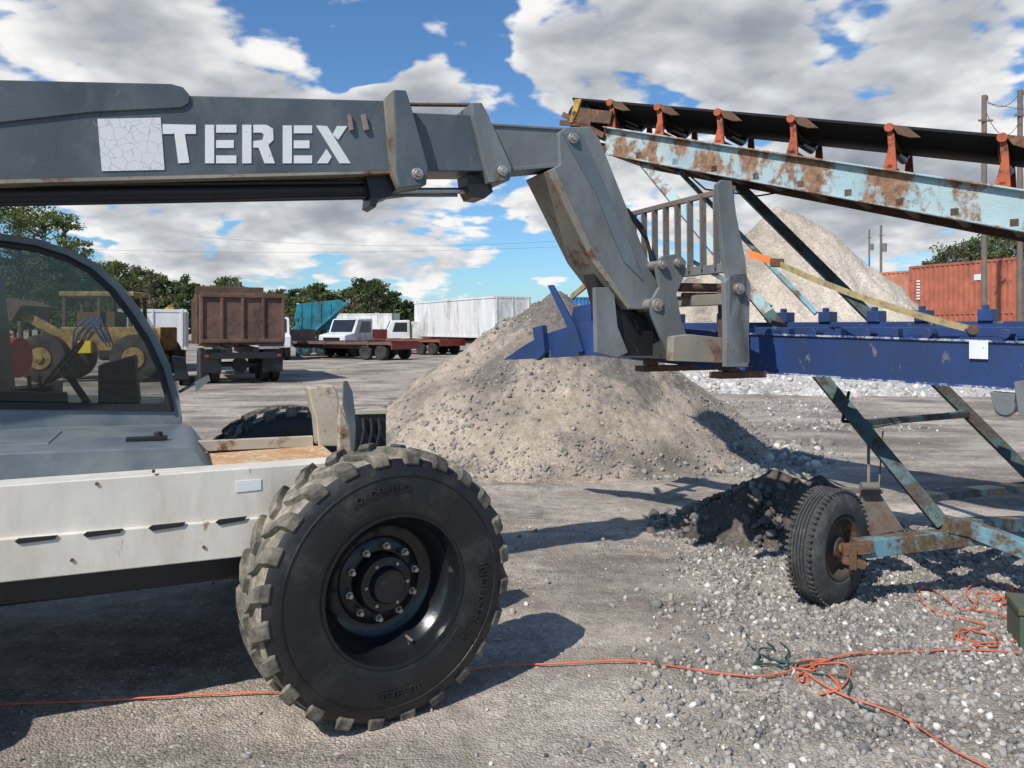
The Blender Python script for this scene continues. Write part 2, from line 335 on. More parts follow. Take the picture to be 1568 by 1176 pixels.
def pile(name,cones,mat,n=170,slope=.68,rough=.12,res=1.0):
    x0=min(c[0]-c[2]/slope*1.25 for c in cones);x1=max(c[0]+c[2]/slope*1.25 for c in cones)
    y0=min(c[1]-c[2]/slope*1.25 for c in cones);y1=max(c[1]+c[2]/slope*1.25 for c in cones)
    hm=max(c[2] for c in cones)
    def zf(X,Y):
        Z=None
        for cx,cy,h in cones:
            wx=X+fbm(X*.8/res,Y*.8/res,3)*.5*res; wy=Y+fbm(X*.8/res+40,Y*.8/res,3)*.5*res
            r=np.sqrt((wx-cx)**2+(wy-cy)**2+(.07*h)**2)
            z=h*1.05-r*slope
            foot=.10*h*np.exp(-np.clip(r*slope/h-.72,0,9)*7)
            z=np.where(z<foot*1.0,foot*.9-(.02+.10*h*(np.clip(r*slope/h-1.05,0,9))),z)
            Z=z if Z is None else np.maximum(Z,z)
        Z=Z+fbm(X*2.5/res,Y*2.5/res,6,.62)*rough*res*np.clip(Z/hm*3,.15,1)
        return Z
    grid_obj(name,np.linspace(x0,x1,n),np.linspace(y0,y1,n),zf,mat); return zf
pz=pile('gravel_pile',[(.72,12.0,2.33),(1.35,11.6,1.75),(.0,11.8,1.45)],M_pile,340,.73,.28)
bz=pile('gravel_pile',[(12.3,35,7.3),(10.0,34,5.6),(7.6,34.5,4.0)],M_bigpile,240,.94,.30,3.0)
wz=pile('gravel_pile',[(3.6+i*1.6,22.5+random.uniform(-.6,.6),1.15+random.uniform(-.15,.2)) for i in range(9)],M_whitep,220,.5,.3,1.0)
pile('soil_heap',[(2.35,6.75,.52),(1.95,6.6,.36),(2.75,6.9,.42),(1.7,6.45,.2)],M_dark,150,.75,.28,.5)

bm=bmesh.new(); bmesh.ops.create_icosphere(bm,subdivisions=1,radius=1); ico=np.array([v.co[:] for v in bm.verts]); icf=np.array([[v.index for v in f.verts] for f in bm.faces]); bm.free()
def scatter(name,pos,size,tint,mat=M_stone):
    n=len(pos); nv=len(ico)
    v=ico[None]*(1+rng.uniform(-.30,.30,(n,nv,1)))
    v=v*rng.uniform(.6,1.25,(n,1,3))*np.array([1,1,.72])
    q=rng.normal(size=(n,4)); q/=np.linalg.norm(q,axis=1)[:,None]; w,x,y,z=q.T
    R=np.stack([1-2*(y*y+z*z),2*(x*y-z*w),2*(x*z+y*w),2*(x*y+z*w),1-2*(x*x+z*z),2*(y*z-x*w),2*(x*z-y*w),2*(y*z+x*w),1-2*(x*x+y*y)],-1).reshape(n,3,3)
    v=np.einsum('nij,nkj->nki',R,v)*size[:,None,None]+pos[:,None,:]
    f=(icf[None]+np.arange(n)[:,None,None]*nv).reshape(-1,3); v=v.reshape(-1,3)
    me=bpy.data.meshes.new(name); me.vertices.add(len(v)); me.vertices.foreach_set('co',v.ravel())
    me.loops.add(f.size); me.loops.foreach_set('vertex_index',f.ravel().astype(np.int32)); me.polygons.add(len(f)); me.polygons.foreach_set('loop_start',np.arange(0,f.size,3)); me.polygons.foreach_set('loop_total',np.full(len(f),3))
    me.update(calc_edges=True)
    a=me.attributes.new('tint','FLOAT','FACE'); a.data.foreach_set('value',np.repeat(tint,len(icf)).astype(np.float32))
    me.materials.append(mat); ob=bpy.data.objects.new(name,me); sc.collection.objects.link(ob); return ob
def field(n,x0,x1,y0,y1,smin,smax,dens,pw=3):
    x=rng.uniform(x0,x1,n); y=rng.uniform(y0,y1,n); k=rng.random(n)<dens(x,y); x=x[k];y=y[k]
    s=smin+(smax-smin)*rng.random(len(x))**pw
    return np.stack([x,y,gh(x,y)+s*.2],-1),s
gm=lambda x,y: np.clip((x-.35-(y-3)*.28)/.8,-.6,1)*np.clip(1-(y-5.9)/1.2,0,1)
A=[field(95000,-1.2,5.0,2.3,6.8,.0045,.026,lambda x,y: np.clip(.03+.72*gm(x,y)+fbm(x*1.3,y*1.3,4)*1.5*np.clip(gm(x,y)+.5,0,1),0.012,1),4.2),
   field(12000,-6,9,2.4,12,.004,.020,lambda x,y: np.clip(.06+fbm(x*.8+3,y*.8,4)*1.5,.02,1),5),
   field(3200,-2.5,5,8.8,11.3,.010,.055,lambda x,y: np.clip(1-np.abs(np.hypot(x-.85,y-12)-3.05)/.55,0,1),2.5),
   field(1300,2.6,4.8,8.8,11.8,.02,.09,lambda x,y: np.clip(1-np.abs(np.hypot(x-.85,y-12)-3.1)/1.0,0,1),2),
   field(230,-.3,5.0,2.6,6.5,.018,.042,lambda x,y: np.clip(x/2.5,.1,1),1.5),
   field(5000,1.5,9,13,24,.02,.06,lambda x,y: np.clip(.15+fbm(x*.5,y*.5,3)*2,0,1),3)]
pos=np.concatenate([a[0] for a in A]); siz=np.concatenate([a[1] for a in A]); tint=np.clip(rng.normal(.60,.22,len(pos)),0,1)
scatter('loose_gravel',pos,siz,tint)
# stones lying on the flanks of the near pile, coarser towards its foot and in grey patches
n=16000; x=rng.uniform(-2.6,4.4,n); y=rng.uniform(8.7,12.4,n); z=pz(x,y); k=(z>.05)&(rng.random(n)<np.clip(.12+.75*np.clip(1-z/1.1,0,1)**2+fbm(x*1.1+7,y*1.1,4)*2.4,.05,1)); x,y,z=x[k],y[k],z[k]
s=.007+.032*rng.random(len(x))**3.2
scatter('pile_stones',np.stack([x,y,z+s*.15],-1),s,np.clip(rng.normal(.50,.17,len(x)),0,.9))
n=3500; x=rng.uniform(3,17,n); y=rng.uniform(19.5,23.5,n); z=wz(x,y); k=z>0; x,y,z=x[k],y[k],z[k]; s=.03+.08*rng.random(len(x))**2.5
scatter('white_stones',np.stack([x,y,z],-1),s,np.clip(rng.normal(.92,.08,len(x)),0,1))
n=1500; an=rng.uniform(0,6.283,n); rr=rng.uniform(.2,1.25,n)
x=2.3+np.cos(an)*rr*.95; y=6.75+np.sin(an)*rr*.7
scatter('soil_clods',np.stack([x,y,np.clip(.50-rr*.48,0,1)+gh(x,y)],-1),.010+.045*rng.random(n)**3,np.clip(rng.normal(.14,.12,n),0,1))

# ------------------------------------------------------------ TELEHANDLER
T=empty('telehandler'); th=Fr(-.505,3.40,rad(23.5)); B0=.95
mb=MB()
th.pr(mb,[(-420,128),(-40,138),(290,146),(603,154),(603,262),(290,270),(0,277),(-420,296)],B0,1.30)
mb.obj('boom_outer_section',M_boom,T,bevel=.008)
mb=MB(); th.pr(mb,[(-420,116),(0,122),(262,128),(280,133),(291,146),(290,158),(278,165),(140,172),(0,188),(-420,222)],B0-.012,1.312); mb.obj('boom_rear_sleeve',M_boom,T,bevel=.006)
mb=MB(); th.pr(mb,[(-420,294),(0,275),(603,261),(603,265),(0,281),(-420,300)],B0-.006,1.306); mb.obj('boom_wear_strip',M_tan,T)
mb=MB(); th.pr(mb,[(604,137),(622,138),(630,163),(656,256),(653,283),(613,288),(606,262)],B0-.05,1.35); mb.obj('boom_collar',M_boom,T,bevel=.006)
mb=MB(); th.pr(mb,[(590,150),(603,137),(606,262),(612,288),(600,265)],B0-.045,B0+.02); mb.obj('boom_collar_edge',M_tan,T)
mb=MB(); th.pr(mb,[(625,172),(745,177),(752,262),(640,262)],.985,1.265); mb.obj('boom_middle_section',M_boom,T,bevel=.006)
mb=MB(); th.pr(mb,[(722,157),(738,157),(746,172),(784,256),(781,276),(750,280),(742,255),(724,178)],.95,1.30); mb.obj('boom_second_collar',M_boom2,T,bevel=.006)
mb=MB(); th.pr(mb,[(745,190),(880,199),(895,247),(858,252),(765,263)],1.01,1.24)
th.pr(mb,[(745,188),(880,196),(880,200),(745,192)],1.0,1.25); th.pr(mb,[(750,259),(860,249),(862,255),(752,265)],1.0,1.25)
mb.obj('boom_inner_section',M_boom2,T,bevel=.004)
mb=MB(); th.pr(mb,[(855,203),(868,194),(905,194),(918,212),(938,262),(1006,432),(1006,452),(985,474),(962,474),(905,398),(868,300),(838,262),(858,252)],.98,1.27)
mb.obj('boom_head',M_boom2,T,bevel=.008)
mb=MB(); th.pr(mb,[(862,205),(880,199),(892,206),(918,262),(975,400),(985,430),(955,400),(915,300),(872,225)],.972,.98); mb.obj('boom_head_cheek_plate',M_hood,T,bevel=.003)
mb=MB(); th.pr(mb,[(838,262),(905,398),(962,474),(966,470),(912,392),(850,258)],.965,1.285); mb.obj('boom_head_underside',M_tan,T,bevel=.003)
mb=MB(); l=B0-.004
def let(poly): th.pr(mb,poly,l,l+.003)
let([(249,190),(300,191),(300,205),(283,205),(290,249),(273,250),(267,205),(249,205)])
def E(x,y0,w,h):
    let([(x,y0),(x+14,y0),(x+14,y0+h),(x,y0+h)])
    for yy in (0,h*.5-6,h-12): let([(x+17,y0+yy),(x+w-(4 if yy==h*.5-6 else 0),y0+yy),(x+w-(4 if yy==h*.5-6 else 0),y0+yy+12),(x+17,y0+yy+12)])
E(314,191,48,59); E(433,192,45,58)
let([(371,191),(385,191),(385,250),(371,250)])
let([(388,191),(408,191),(418,197),(419,214),(411,222),(421,250),(405,250),(396,226),(388,226),(388,216),(402,214),(404,206),(400,203),(388,203)])
let([(484,192),(501,193),(537,250),(520,250)]); let([(516,193),(532,193),(518,214),(509,206)]); let([(500,228),(508,240),(502,250),(485,250)])
mb.obj('boom_lettering',M_decal,T,smooth=0)
mb=MB(); th.pr(mb,[(149,182),(246,180),(252,260),(156,262)],l,l+.003); ob=mb.obj('boom_square_decal',M_decal,T,smooth=0)
m=bpy.data.materials.new('cracked_decal'); nt,N,L=nodes(m); o=N.new('ShaderNodeOutputMaterial'); b=N.new('ShaderNodeBsdfPrincipled'); L.new(b.outputs[0],o.inputs[0]); b.inputs['Roughness'].default_value=.5
tcn=N.new('ShaderNodeTexCoord').outputs['Object']; nw=N.new('ShaderNodeTexNoise'); nw.inputs['Scale'].default_value=22; nw.inputs['Detail'].default_value=4; L.new(tcn,nw.inputs['Vector'])
wv=N.new('ShaderNodeVectorMath'); wv.operation='MULTIPLY_ADD'; L.new(nw.outputs['Color'],wv.inputs[0]); wv.inputs[1].default_value=(.035,.035,.035); L.new(tcn,wv.inputs[2])
vo=N.new('ShaderNodeTexVoronoi'); vo.feature='DISTANCE_TO_EDGE'; vo.inputs['Scale'].default_value=19; L.new(wv.outputs[0],vo.inputs['Vector'])
r=ramp(N,[(.0,(.33,.34,.35)),(.028,(.66,.67,.67))]); L.new(vo.outputs['Distance'],r.inputs[0]); L.new(r.outputs[0],b.inputs['Base Color']); ob.data.materials[0]=m
mb=MB(); th.pr(mb,[(532,176),(538,174),(542,198),(536,200)],B0-.02,B0); th.pr(mb,[(553,176),(560,174),(566,198),(558,200)],B0-.02,B0); mb.obj('boom_stops',M_tan,T,bevel=.003)
mb=MB()
for px,py,r_,la in ((640,266,.034,B0-.06),(771,261,.032,.94),(879,211,.035,.955),(1008,467,.042,.86),(1016,405,.03,.84),(1041,402,.03,.84)):
    c=th.pt(px,py,la); mb.tube(c,c+th.n*.5,r_,20); mb.tube(c-th.n*.012,c,r_*.55,14)
mb.obj('pivot_pins',M_bolt,T,bevel=.003)
mb=MB(); mb.tube(th.pt(628,160,1.1),th.pt(722,161,1.1),.012,10); mb.obj('boom_chain_rod',M_rust,T)
mb=MB(); mb.tube(th.pt(-420,305,1.12),th.pt(560,291,1.12),.055,24); mb.tube(th.pt(555,291,1.12),th.pt(575,291,1.12),.062,24)
mb.tube(th.pt(-420,286,1.05),th.pt(560,279,1.05),.012,8); mb.tube(th.pt(-420,320,1.0),th.pt(560,303,1.0),.009,8)
th.pr(mb,[(560,268),(605,266),(600,300),(580,306),(575,318),(566,314),(568,300)],1.0,1.2); th.pr(mb,[(715,266),(752,276),(755,294),(742,304),(725,302),(718,288)],1.02,1.2)
mb.obj('telescope_cylinder',M_black,T,bevel=.003)
mb=MB(); mb.tube(th.pt(598,293,1.12),th.pt(728,292,1.12),.020,16); mb.obj('telescope_rod',M_chrome,T)
mb=MB(); mb.tube(th.pt(598,299,1.12),th.pt(700,299,1.12),.010,12); mb.obj('hose_line',M_hood,T)
mb=MB()
for la in (.87,1.30):
    th.pr(mb,[(1004,404),(1016,392),(1040,388),(1051,400),(1050,418),(1036,450),(1044,492),(1058,528),(1052,553),(1030,553),(1014,520),(998,480),(997,462),(1010,440)],la,la+.03)
    th.pr(mb,[(1110,432),(1122,420),(1142,418),(1150,436),(1148,470),(1146,562),(1112,562),(1112,500)],la-.37 if la<1 else la+.4,la-.33 if la<1 else la+.44)
mb.obj('tilt_link_plates',M_boom2,T,bevel=.004)
mb=MB(); mb.tube(th.pt(1040,440,.95),th.pt(1125,441,.95),.03,16); mb.tube(th.pt(1045,452,.95),th.pt(1112,452,.95),.018,12); mb.obj('tilt_rod',M_rust,T)
c=th.pt(1134,442,.47); MB().tube(c,c+th.n*.05,.035,20).tube(c-th.n*.015,c,.02,6).obj('tilt_pin',M_bolt,T,bevel=.003)
mb=MB(); mb.tube(th.pt(925,400,1.13),th.pt(1005,520,1.13),.055,16); th.pr(mb,[(905,400),(930,440),(960,470),(1000,500),(1000,545),(950,545),(925,480)],1.05,1.2)
mb.path([th.pt(960,320,1.35),th.pt(985,350,1.35),th.pt(1000,400,1.3),th.pt(1010,450,1.3)],.014); mb.path([th.pt(945,300,1.33),th.pt(992,370,1.33),th.pt(1003,440,1.3)],.012)
mb.obj('coupler_frame',M_black,T,bevel=.004)
mb=MB(); th.pr(mb,[(912,440),(940,440),(946,500),(962,540),(944,548),(914,540)],1.0,1.045); mb.obj('coupler_side_plate',M_boom2,T,bevel=.004)
cs=2.30; nl_,fl_=.50,1.78
def cz(py,la):
    p=th.loc(cs,la,0); return H-(py-HY)*p.y/F
zt=cz(283,.5); zb=1.53; zm=cz(408,.5)
mb=MB()
th.pr(mb,[(1098,282),(1106,275),(1121,277),(1128,330),(1142,398),(1146,440),(1148,556),(1114,558),(1117,430),(1108,398)],nl_,nl_+.035)
mb.prism([th.loc(cs-.02,nl_+.04,zm-.03),th.loc(cs+.02,nl_+.04,zm-.03),th.loc(cs+.02,nl_+.04,zm+.03),th.loc(cs-.02,nl_+.04,zm+.03)],th.n*(fl_-nl_-.04))
mb.obj('carriage_near_post',M_boom2,T,bevel=.005)
mb=MB(); mb.prism([th.loc(cs-.03,nl_+.035,zt-.035),th.loc(cs+.0,nl_+.035,zt-.035),th.loc(cs+.0,nl_+.035,zt),th.loc(cs-.03,nl_+.035,zt)],th.n*(fl_-nl_))
k=9
for i in range(k+1):
    la=nl_+.06+(fl_-nl_-.03)*i/k
    mb.beam(th.loc(cs-.015,la,zm),th.loc(cs-.02,la,zt-.02),.012,.05,up=th.e)
mb.obj('load_backrest_grille',M_grille,T,bevel=.003)
mb=MB()
for z0,z1 in ((1.535,1.66),(1.90,1.97)):
    mb.prism([th.loc(cs-.04,nl_+.036,z0),th.loc(cs+.035,nl_+.036,z0),th.loc(cs+.035,nl_+.036,z1),th.loc(cs-.04,nl_+.036,z1)],th.n*(fl_-nl_-.06))
mb.prism([th.loc(cs-.05,fl_-.03,zb),th.loc(cs+.07,fl_-.03,zb),th.loc(cs+.05,fl_-.03,zt-.45),th.loc(cs-.05,fl_-.03,zt-.45)],th.n*.04)
th.pr(mb,[(1058,512),(1112,518),(1112,556),(1030,553),(1032,515)],.55,.62)
mb.obj('carriage_cross_bars',M_tan,T,bevel=.004)
mb=MB()
for la,e_ in ((.64,.34),(1.52,1.0)):
    th.box(mb,cs+.04,cs+.10,la,la+.12,1.475,2.0); th.box(mb,cs-.03,cs+e_,la,la+.12,1.43,1.472)
mb.obj('forks',M_rust,T,bevel=.004)
# chassis
mb=MB(); th.pr(mb,[(-420,790),(0,744),(540,705),(545,735),(400,795),(0,828),(-420,880)],.35,.50)
th.pr(mb,[(-420,878),(0,826),(400,793),(470,790),(440,846),(380,852),(0,893),(-420,960)],.325,.50)
mb.obj('white_chassis_side',M_white,T,bevel=.006)
mb=MB()
for x0,x1,y in ((22,88,829),(127,188,819),(227,284,809),(330,378,800)): th.pr(mb,[(x0,y),(x0+6,y-4),(x1,y-9),(x1-4,y-3),(x0+6,y+4)],.318,.33)
mb.obj('chassis_slots',M_seat,T)
mb=MB()
for px,py in ((110,858),(312,838),(148,741),(235,722)):
    c=th.pt(px,py,.318 if py>800 else .343); mb.tube(c,c+th.n*.02,.007,8)
mb.obj('chassis_bolts',M_rust,T)
mb=MB(); th.pr(mb,[(362,737),(400,734),(400,750),(362,754)],.346,.35); mb.obj('chassis_label',M_decal,T)
mb=MB(); th.box(mb,-3.4,-.1,.6,1.8,.55,.95); th.box(mb,-.1,.1,.25,2.2,.5,.7); th.box(mb,-2.8,-2.6,.25,2.2,.5,.7); mb.obj('lower_chassis',M_black,T,bevel=.02)
mb=MB(); th.pr(mb,[(-420,790),(-420,728),(0,694),(285,684),(300,690),(320,717),(316,722),(0,746)],.50,1.44); mb.obj('hood',M_hood,T,bevel=.02)
zt_h=th.pt(100,692,.50).z
mb=MB(); th.box(mb,-2.0,-1.42,.75,1.2,zt_h-.02,zt_h+.012)
mb.obj('hood_access_panel',M_hood,T,bevel=.008)
c=th.pt(225,678,.75); mb=MB(); mb.beam(c-th.e*.09+V(0,0,.02),c+th.e*.09+V(0,0,.02),.05,.02); mb.tube(c+th.e*.05,c+th.e*.05+V(0,0,.05),.02,12); mb.obj('hood_latch',M_black,T,bevel=.004)
mb=MB(); th.pr(mb,[(322,719),(520,703),(520,706),(322,723)],.51,1.0); mb.obj('plywood_deck',M_ply,T)
mb=MB(); th.pr(mb,[(300,676),(480,668),(480,684),(300,692)],1.0,1.04); th.pr(mb,[(300,716),(322,717),(300,760)],.51,1.0); mb.obj('deck_rear_rail',M_beige,T,bevel=.004)
mb=MB(); th.pr(mb,[(472,594),(510,590),(518,604),(521,640),(520,684),(488,684),(484,640),(478,624)],1.0,1.16)
th.pr(mb,[(519,620),(530,640),(545,690),(541,716),(519,716)],.62,.68)
mb.obj('front_frame_box',M_beige,T,bevel=.008)
mb=MB(); th.pr(mb,[(526,584),(532,583),(540,600),(546,650),(544,690),(537,690),(534,655),(525,620)],.56,.575)
mb.obj('front_curved_plate',M_boom,T,bevel=.004)
mb=MB(); th.pr(mb,[(540,632),(592,632),(592,684),(575,702),(545,702)],.56,.72); mb.obj('front_valve_block',M_black,T,bevel=.01)
mb=MB(); th.pr(mb,[(545,628),(593,627),(593,634),(545,635)],.55,.73); mb.obj('front_valve_cap',M_beige,T,bevel=.003)
mb=MB()
for px in (556,568,580): mb.path([th.pt(px,640,.55),th.pt(px+2,660,.53),th.pt(px-4,690,.53)],.010)
mb.obj('front_hoses',M_black,T)
# cab
C0,C1=1.45,2.28
outer=[(-420,352),(-150,350),(0,357),(60,367),(110,383),(150,404),(185,435),(215,475),(240,515),(260,560),(274,610),(280,660)]
inner=[(-420,372),(-150,368),(0,373),(55,381),(102,396),(138,415),(172,446),(201,485),(226,523),(245,565),(258,610),(262,628)]
def ring(mb,la,t):
    for i in range(len(outer)-1):
        th.pr(mb,[outer[i],outer[i+1],inner[i+1],inner[i]],la,la+t)
mb=MB(); ring(mb,C0,.05); ring(mb,C1,.05)
th.pr(mb,[(-420,618),(262,627),(280,660),(282,705),(-420,740)],C0,C1+.05)
mb.obj('cab_frame',M_hood,T,bevel=0)
mb=MB(); th.pr(mb,[(-420,610),(262,619),(266,630),(-420,622)],C0-.012,C0); 
for i in range(2,len(inner)-1):
    a,b_=inner[i],inner[i+1]; mb.tube(th.pt(a[0],a[1],C0-.004),th.pt(b_[0],b_[1],C0-.004),.018,6)
mb.obj('cab_window_seal',M_seat,T)
mb=MB(); 
for i in range(0,5): th_v=[th.pt(*outer[i],C0),th.pt(*outer[i+1],C0)]; mb.add([th_v[0],th_v[1],th_v[1]+th.n*(C1-C0),th_v[0]+th.n*(C1-C0)],[[0,1,2,3]])
mb.obj('cab_roof',M_boom,T)
mb=MB(); mb.add(th.pts(inner+[(-420,616)],C0+.02),[list(range(len(inner)+1))]); mb.obj('cab_side_glass',M_glass,T,smooth=0)
mb=MB()
for i in range(5,len(outer)-1): th_v=[th.pt(*outer[i],C0+.05),th.pt(*outer[i+1],C0+.05)]; mb.add([th_v[0],th_v[1],th_v[1]+th.n*(C1-C0-.05),th_v[0]+th.n*(C1-C0-.05)],[[0,1,2,3]])
mb.obj('cab_windscreen',M_glass,T)
mb=MB()
th.pr(mb,[(150,560),(205,545),(215,640),(150,640)],1.75,2.1); th.pr(mb,[(-60,420),(-20,415),(0,600),(80,590),(80,640),(-80,640)],1.65,2.1)
c=th.pt(95,560,1.85); mb.lathe(c,(th.e*-.8+V(0,0,.6)),[(0,.17),(.012,.18),(0,.19),(-.012,.18)],32,close=True); mb.tube(c,th.pt(150,640,1.85),.02); mb.beam(c-th.n*.17,c+th.n*.17,.02,.02)
for px in (50,66): mb.tube(th.pt(px,640,1.6),th.pt(px-6,575,1.6),.010); 
th.pr(mb,[(0,600),(100,602),(104,640),(0,640)],1.52,1.62)
mb.obj('cab_seat_and_controls',M_seat,T,bevel=.01)
mb=MB(); mb.tube(th.pt(288,575,1.5),th.pt(288,590,1.5),.05,10); th.pr(mb,[(262,545),(284,548),(290,583),(268,583)],1.38,1.45); mb.obj('work_lamp',M_black,T,bevel=.01)
mb=MB(); mb.path([th.pt(275,600,1.5),th.pt(318,575,1.42)],.009); th.pr(mb,[(298,585),(320,574),(322,582),(300,600)],1.40,1.42); mb.obj('cab_mirror',M_boom2,T)
yaw=rad(-90+33); ax1=V(math.cos(yaw),math.sin(yaw),0)
wc=P(608,905,3.38); wc.z=.60; wc.x=(608-CX)*3.38/F
big_wheel(T,'front_wheel',wc,ax1)
c2=th.loc(-.22,2.42,.60); big_wheel(T,'front_far_wheel',c2,-ax1,detail=False)
big_wheel(T,'rear_wheel',th.loc(-2.75,0.02,.60),-th.n,detail=False); big_wheel(T,'rear_far_wheel',th.loc(-2.75,2.42,.60),th.n,detail=False)

# ------------------------------------------------------------ BLUE STEEL FRAME on the forks
BF=empty('steel_screen_frame'); bf=Fr(1.66,5.4,math.atan2(-1.2,1.121))
mb=MB()
bf.pr(mb,[(770,551),(800,530),(832,512),(870,500),(905,492),(1148,511),(1568,524),(1600,525),(1600,600),(1568,598),(1148,570),(905,544),(820,549)],0,.10)
mb.obj('near_side_beam',M_blue,BF,bevel=.006)
mb=MB(); 
for e0,e1 in (((1148,511),(1600,525)),((1148,569),(1600,599))): mb.beam(bf.pt(*e0,-.004),bf.pt(*e1,-.004),.02,.012)
mb.obj('beam_worn_edges',paint('worn_blue_edge',(.02,.055,.19),(.40,.42,.43),14,.51,.03,.5,streak=1),BF)
s_r=(bf.pt(1600,560,0)-bf.o).dot(bf.e); s_l=(bf.pt(800,540,0)-bf.o).dot(bf.e)
mb=MB(); bf.box(mb,s_l+.2,s_r,.95,1.05,1.50,1.80)
s=s_l+.5
while s<s_r: bf.box(mb,s,s+.08,.10,.95,1.52,1.70); s+=.55
bf.box(mb,s_r-.04,s_r+.02,0-.01,1.06,1.42,1.74)
mb.obj('frame_cross_members',M_blue,BF,bevel=.005)
mb=MB()
for s in (-1.9,-1.35,-.85,-.3,.05,.42,.75,1.15,1.5): bf.box(mb,s,s+.09,.93,1.07,1.80,1.88); bf.box(mb,s+.02,s+.05,.96,1.02,1.88,1.91)
for s in (-.05,.25,.6,.95,1.35): 
    bf.box(mb,s,s+.04,.0,.08,1.70,1.75)
    mb.tube(bf.loc(s+.2,-.01,1.72),bf.loc(s+.2,.11,1.72),.03,10)
bf.box(mb,-.2,s_r,.45,.52,1.70,1.76)
mb.obj('frame_lugs',M_blue,BF,bevel=.004)
mb=MB(); bf.pr(mb,[(838,437),(845,436),(880,500),(892,538),(884,540),(868,500)],-.04,-.01); bf.pr(mb,[(815,502),(830,498),(834,540),(822,552)],-.06,0); bf.pr(mb,[(878,470),(905,465),(905,500),(870,505)],.02,.1)
mb.obj('frame_lever',M_blue,BF,bevel=.003)
mb=MB(); bf.pr(mb,[(1484,521),(1513,522),(1513,550),(1484,549)],-.018,-.016); mb.obj('paper_tag',M_decal,BF,smooth=0)
mb=MB(); bf.pr(mb,[(1515,600),(1555,603),(1552,630),(1540,640),(1524,634)],-.02,.06); c=bf.pt(1538,622,-.03); mb.tube(c,c+bf.n*.12,.05,20); bf.pr(mb,[(1552,585),(1580,580),(1580,640),(1560,636)],-.03,0)
mb.obj('end_bracket',M_boom2,BF,bevel=.003)
ST=empty('ratchet_strap')
def ribbon(pts,w,name,mat,par):
    mb=MB()
    for i in range(len(pts)-1): mb.beam(pts[i],pts[i+1],.006,w)
    mb.obj(name,mat,par)
a=P(1188,402,5.5); b_=bf.pt(1490,505,.02)
pts=[a.lerp(b_,t)+V(0,0,-.10*4*t*(1-t)*.35) for t in np.linspace(0,1,12)]
ribbon(pts,.04,'webbing',M_strap,ST)
ribbon([P(1146,388,5.6),P(1170,396,5.55),P(1190,402,5.5)],.05,'orange_end',M_strapo,ST)
mb=MB(); mb.beam(P(1180,402,5.48),P(1200,403,5.48),.03,.06); mb.tube(bf.pt(1490,505,-.03),bf.pt(1490,505,.05),.03,12); mb.obj('ratchet',M_rust,ST,bevel=.004)
mb=MB(); mb.beam(P(875,455,7.0),P(908,428,6.6),.02,.05); mb.obj('far_webbing',M_strap,ST); mb=MB(); mb.beam(P(896,437,6.7),P(910,424,6.55),.03,.06); mb.obj('far_orange_end',M_strapo,ST)

# ------------------------------------------------------------ CONVEYOR
CV=empty('belt_conveyor'); cv=Fr(.88,7.4,math.atan2(-2.0,2.69)); WID=.80
near=[(925,195),(1568,292),(1760,321),(1760,390),(1568,357),(928,236)]
mb=MB(); cv.pr(mb,near,0,.02)
for e0,e1 in (((925,195),(1760,321)),((928,236),(1760,390))):
    mb.beam(cv.pt(*e0,-.02),cv.pt(*e1,-.02),.06,.014)
mb.obj('near_side_channel',M_pale,CV,bevel=.003)
mb=MB(); mb.prism([p+cv.n*WID for p in cv.pts(near,0)],cv.n*.05)
A0=cv.pt(925,236,0); A1=cv.pt(1760,390,0)
for i in range(12):
    t=i/11; p=A0.lerp(A1,t)+V(0,0,.05); mb.beam(p,p+cv.n*WID,.06,.06)
mb.obj('far_side_channel_and_cross_members',M_rust,CV,bevel=.003)
T0=cv.pt(878,150,0); T1=cv.pt(1760,226,0); R0=cv.pt(890,196,0); R1=cv.pt(1760,318,0)
def sheet(P0,P1,prof,n=24):
    vs=[];fs=[];m=len(prof)
    for i in range(n+1):
        p=P0.lerp(P1,i/n)
        for l_,z in prof: vs.append(p+cv.n*l_+V(0,0,z))
    for i in range(n):
        for k in range(m-1): fs.append([i*m+k,i*m+k+1,(i+1)*m+k+1,(i+1)*m+k])
    return vs,fs
mb=MB(); mb.add(*sheet(T0,T1,[(-.02,0),(-.015,-.02),(.2,-.12),(.6,-.12),(.82,-.01),(.82,0),(.6,-.105),(.2,-.105),(-.02,0)])); 
mb.add(*sheet(R0,R1,[(.08,-.12),(.72,-.12),(.72,-.105),(.08,-.105),(.08,-.12)]))
hp=T0.lerp(R0,.5)+V(0,0,-.02); mb.tube(hp+cv.n*.04,hp+cv.n*.76,.14,28)
mb.obj('belt',M_belt,CV)
mb=MB(); mb.tube(hp-cv.n*.06,hp+cv.n*.86,.03,14); mb.beam(hp-cv.n*.03,hp-cv.n*.03+cv.e*.4+V(0,0,-.1),.03,.12); 
for (x0,y0,x1,y1) in ((862,175,925,208),(858,188,905,190)): mb.beam(cv.pt(x0,y0,-.03),cv.pt(x1,y1,-.03),.03,.05)
mb.obj('head_bearing_arm',M_rust,CV,bevel=.004)
mb=MB(); cv.pr(mb,[(880,152),(890,151),(884,170),(876,188),(872,186)],-.06,-.03); mb.obj('head_guard_strap',M_yel,CV)
mbo=MB(); mbr=MB(); mbd=MB()
brk=[935,1008,1100,1212,1362,1535,1690]
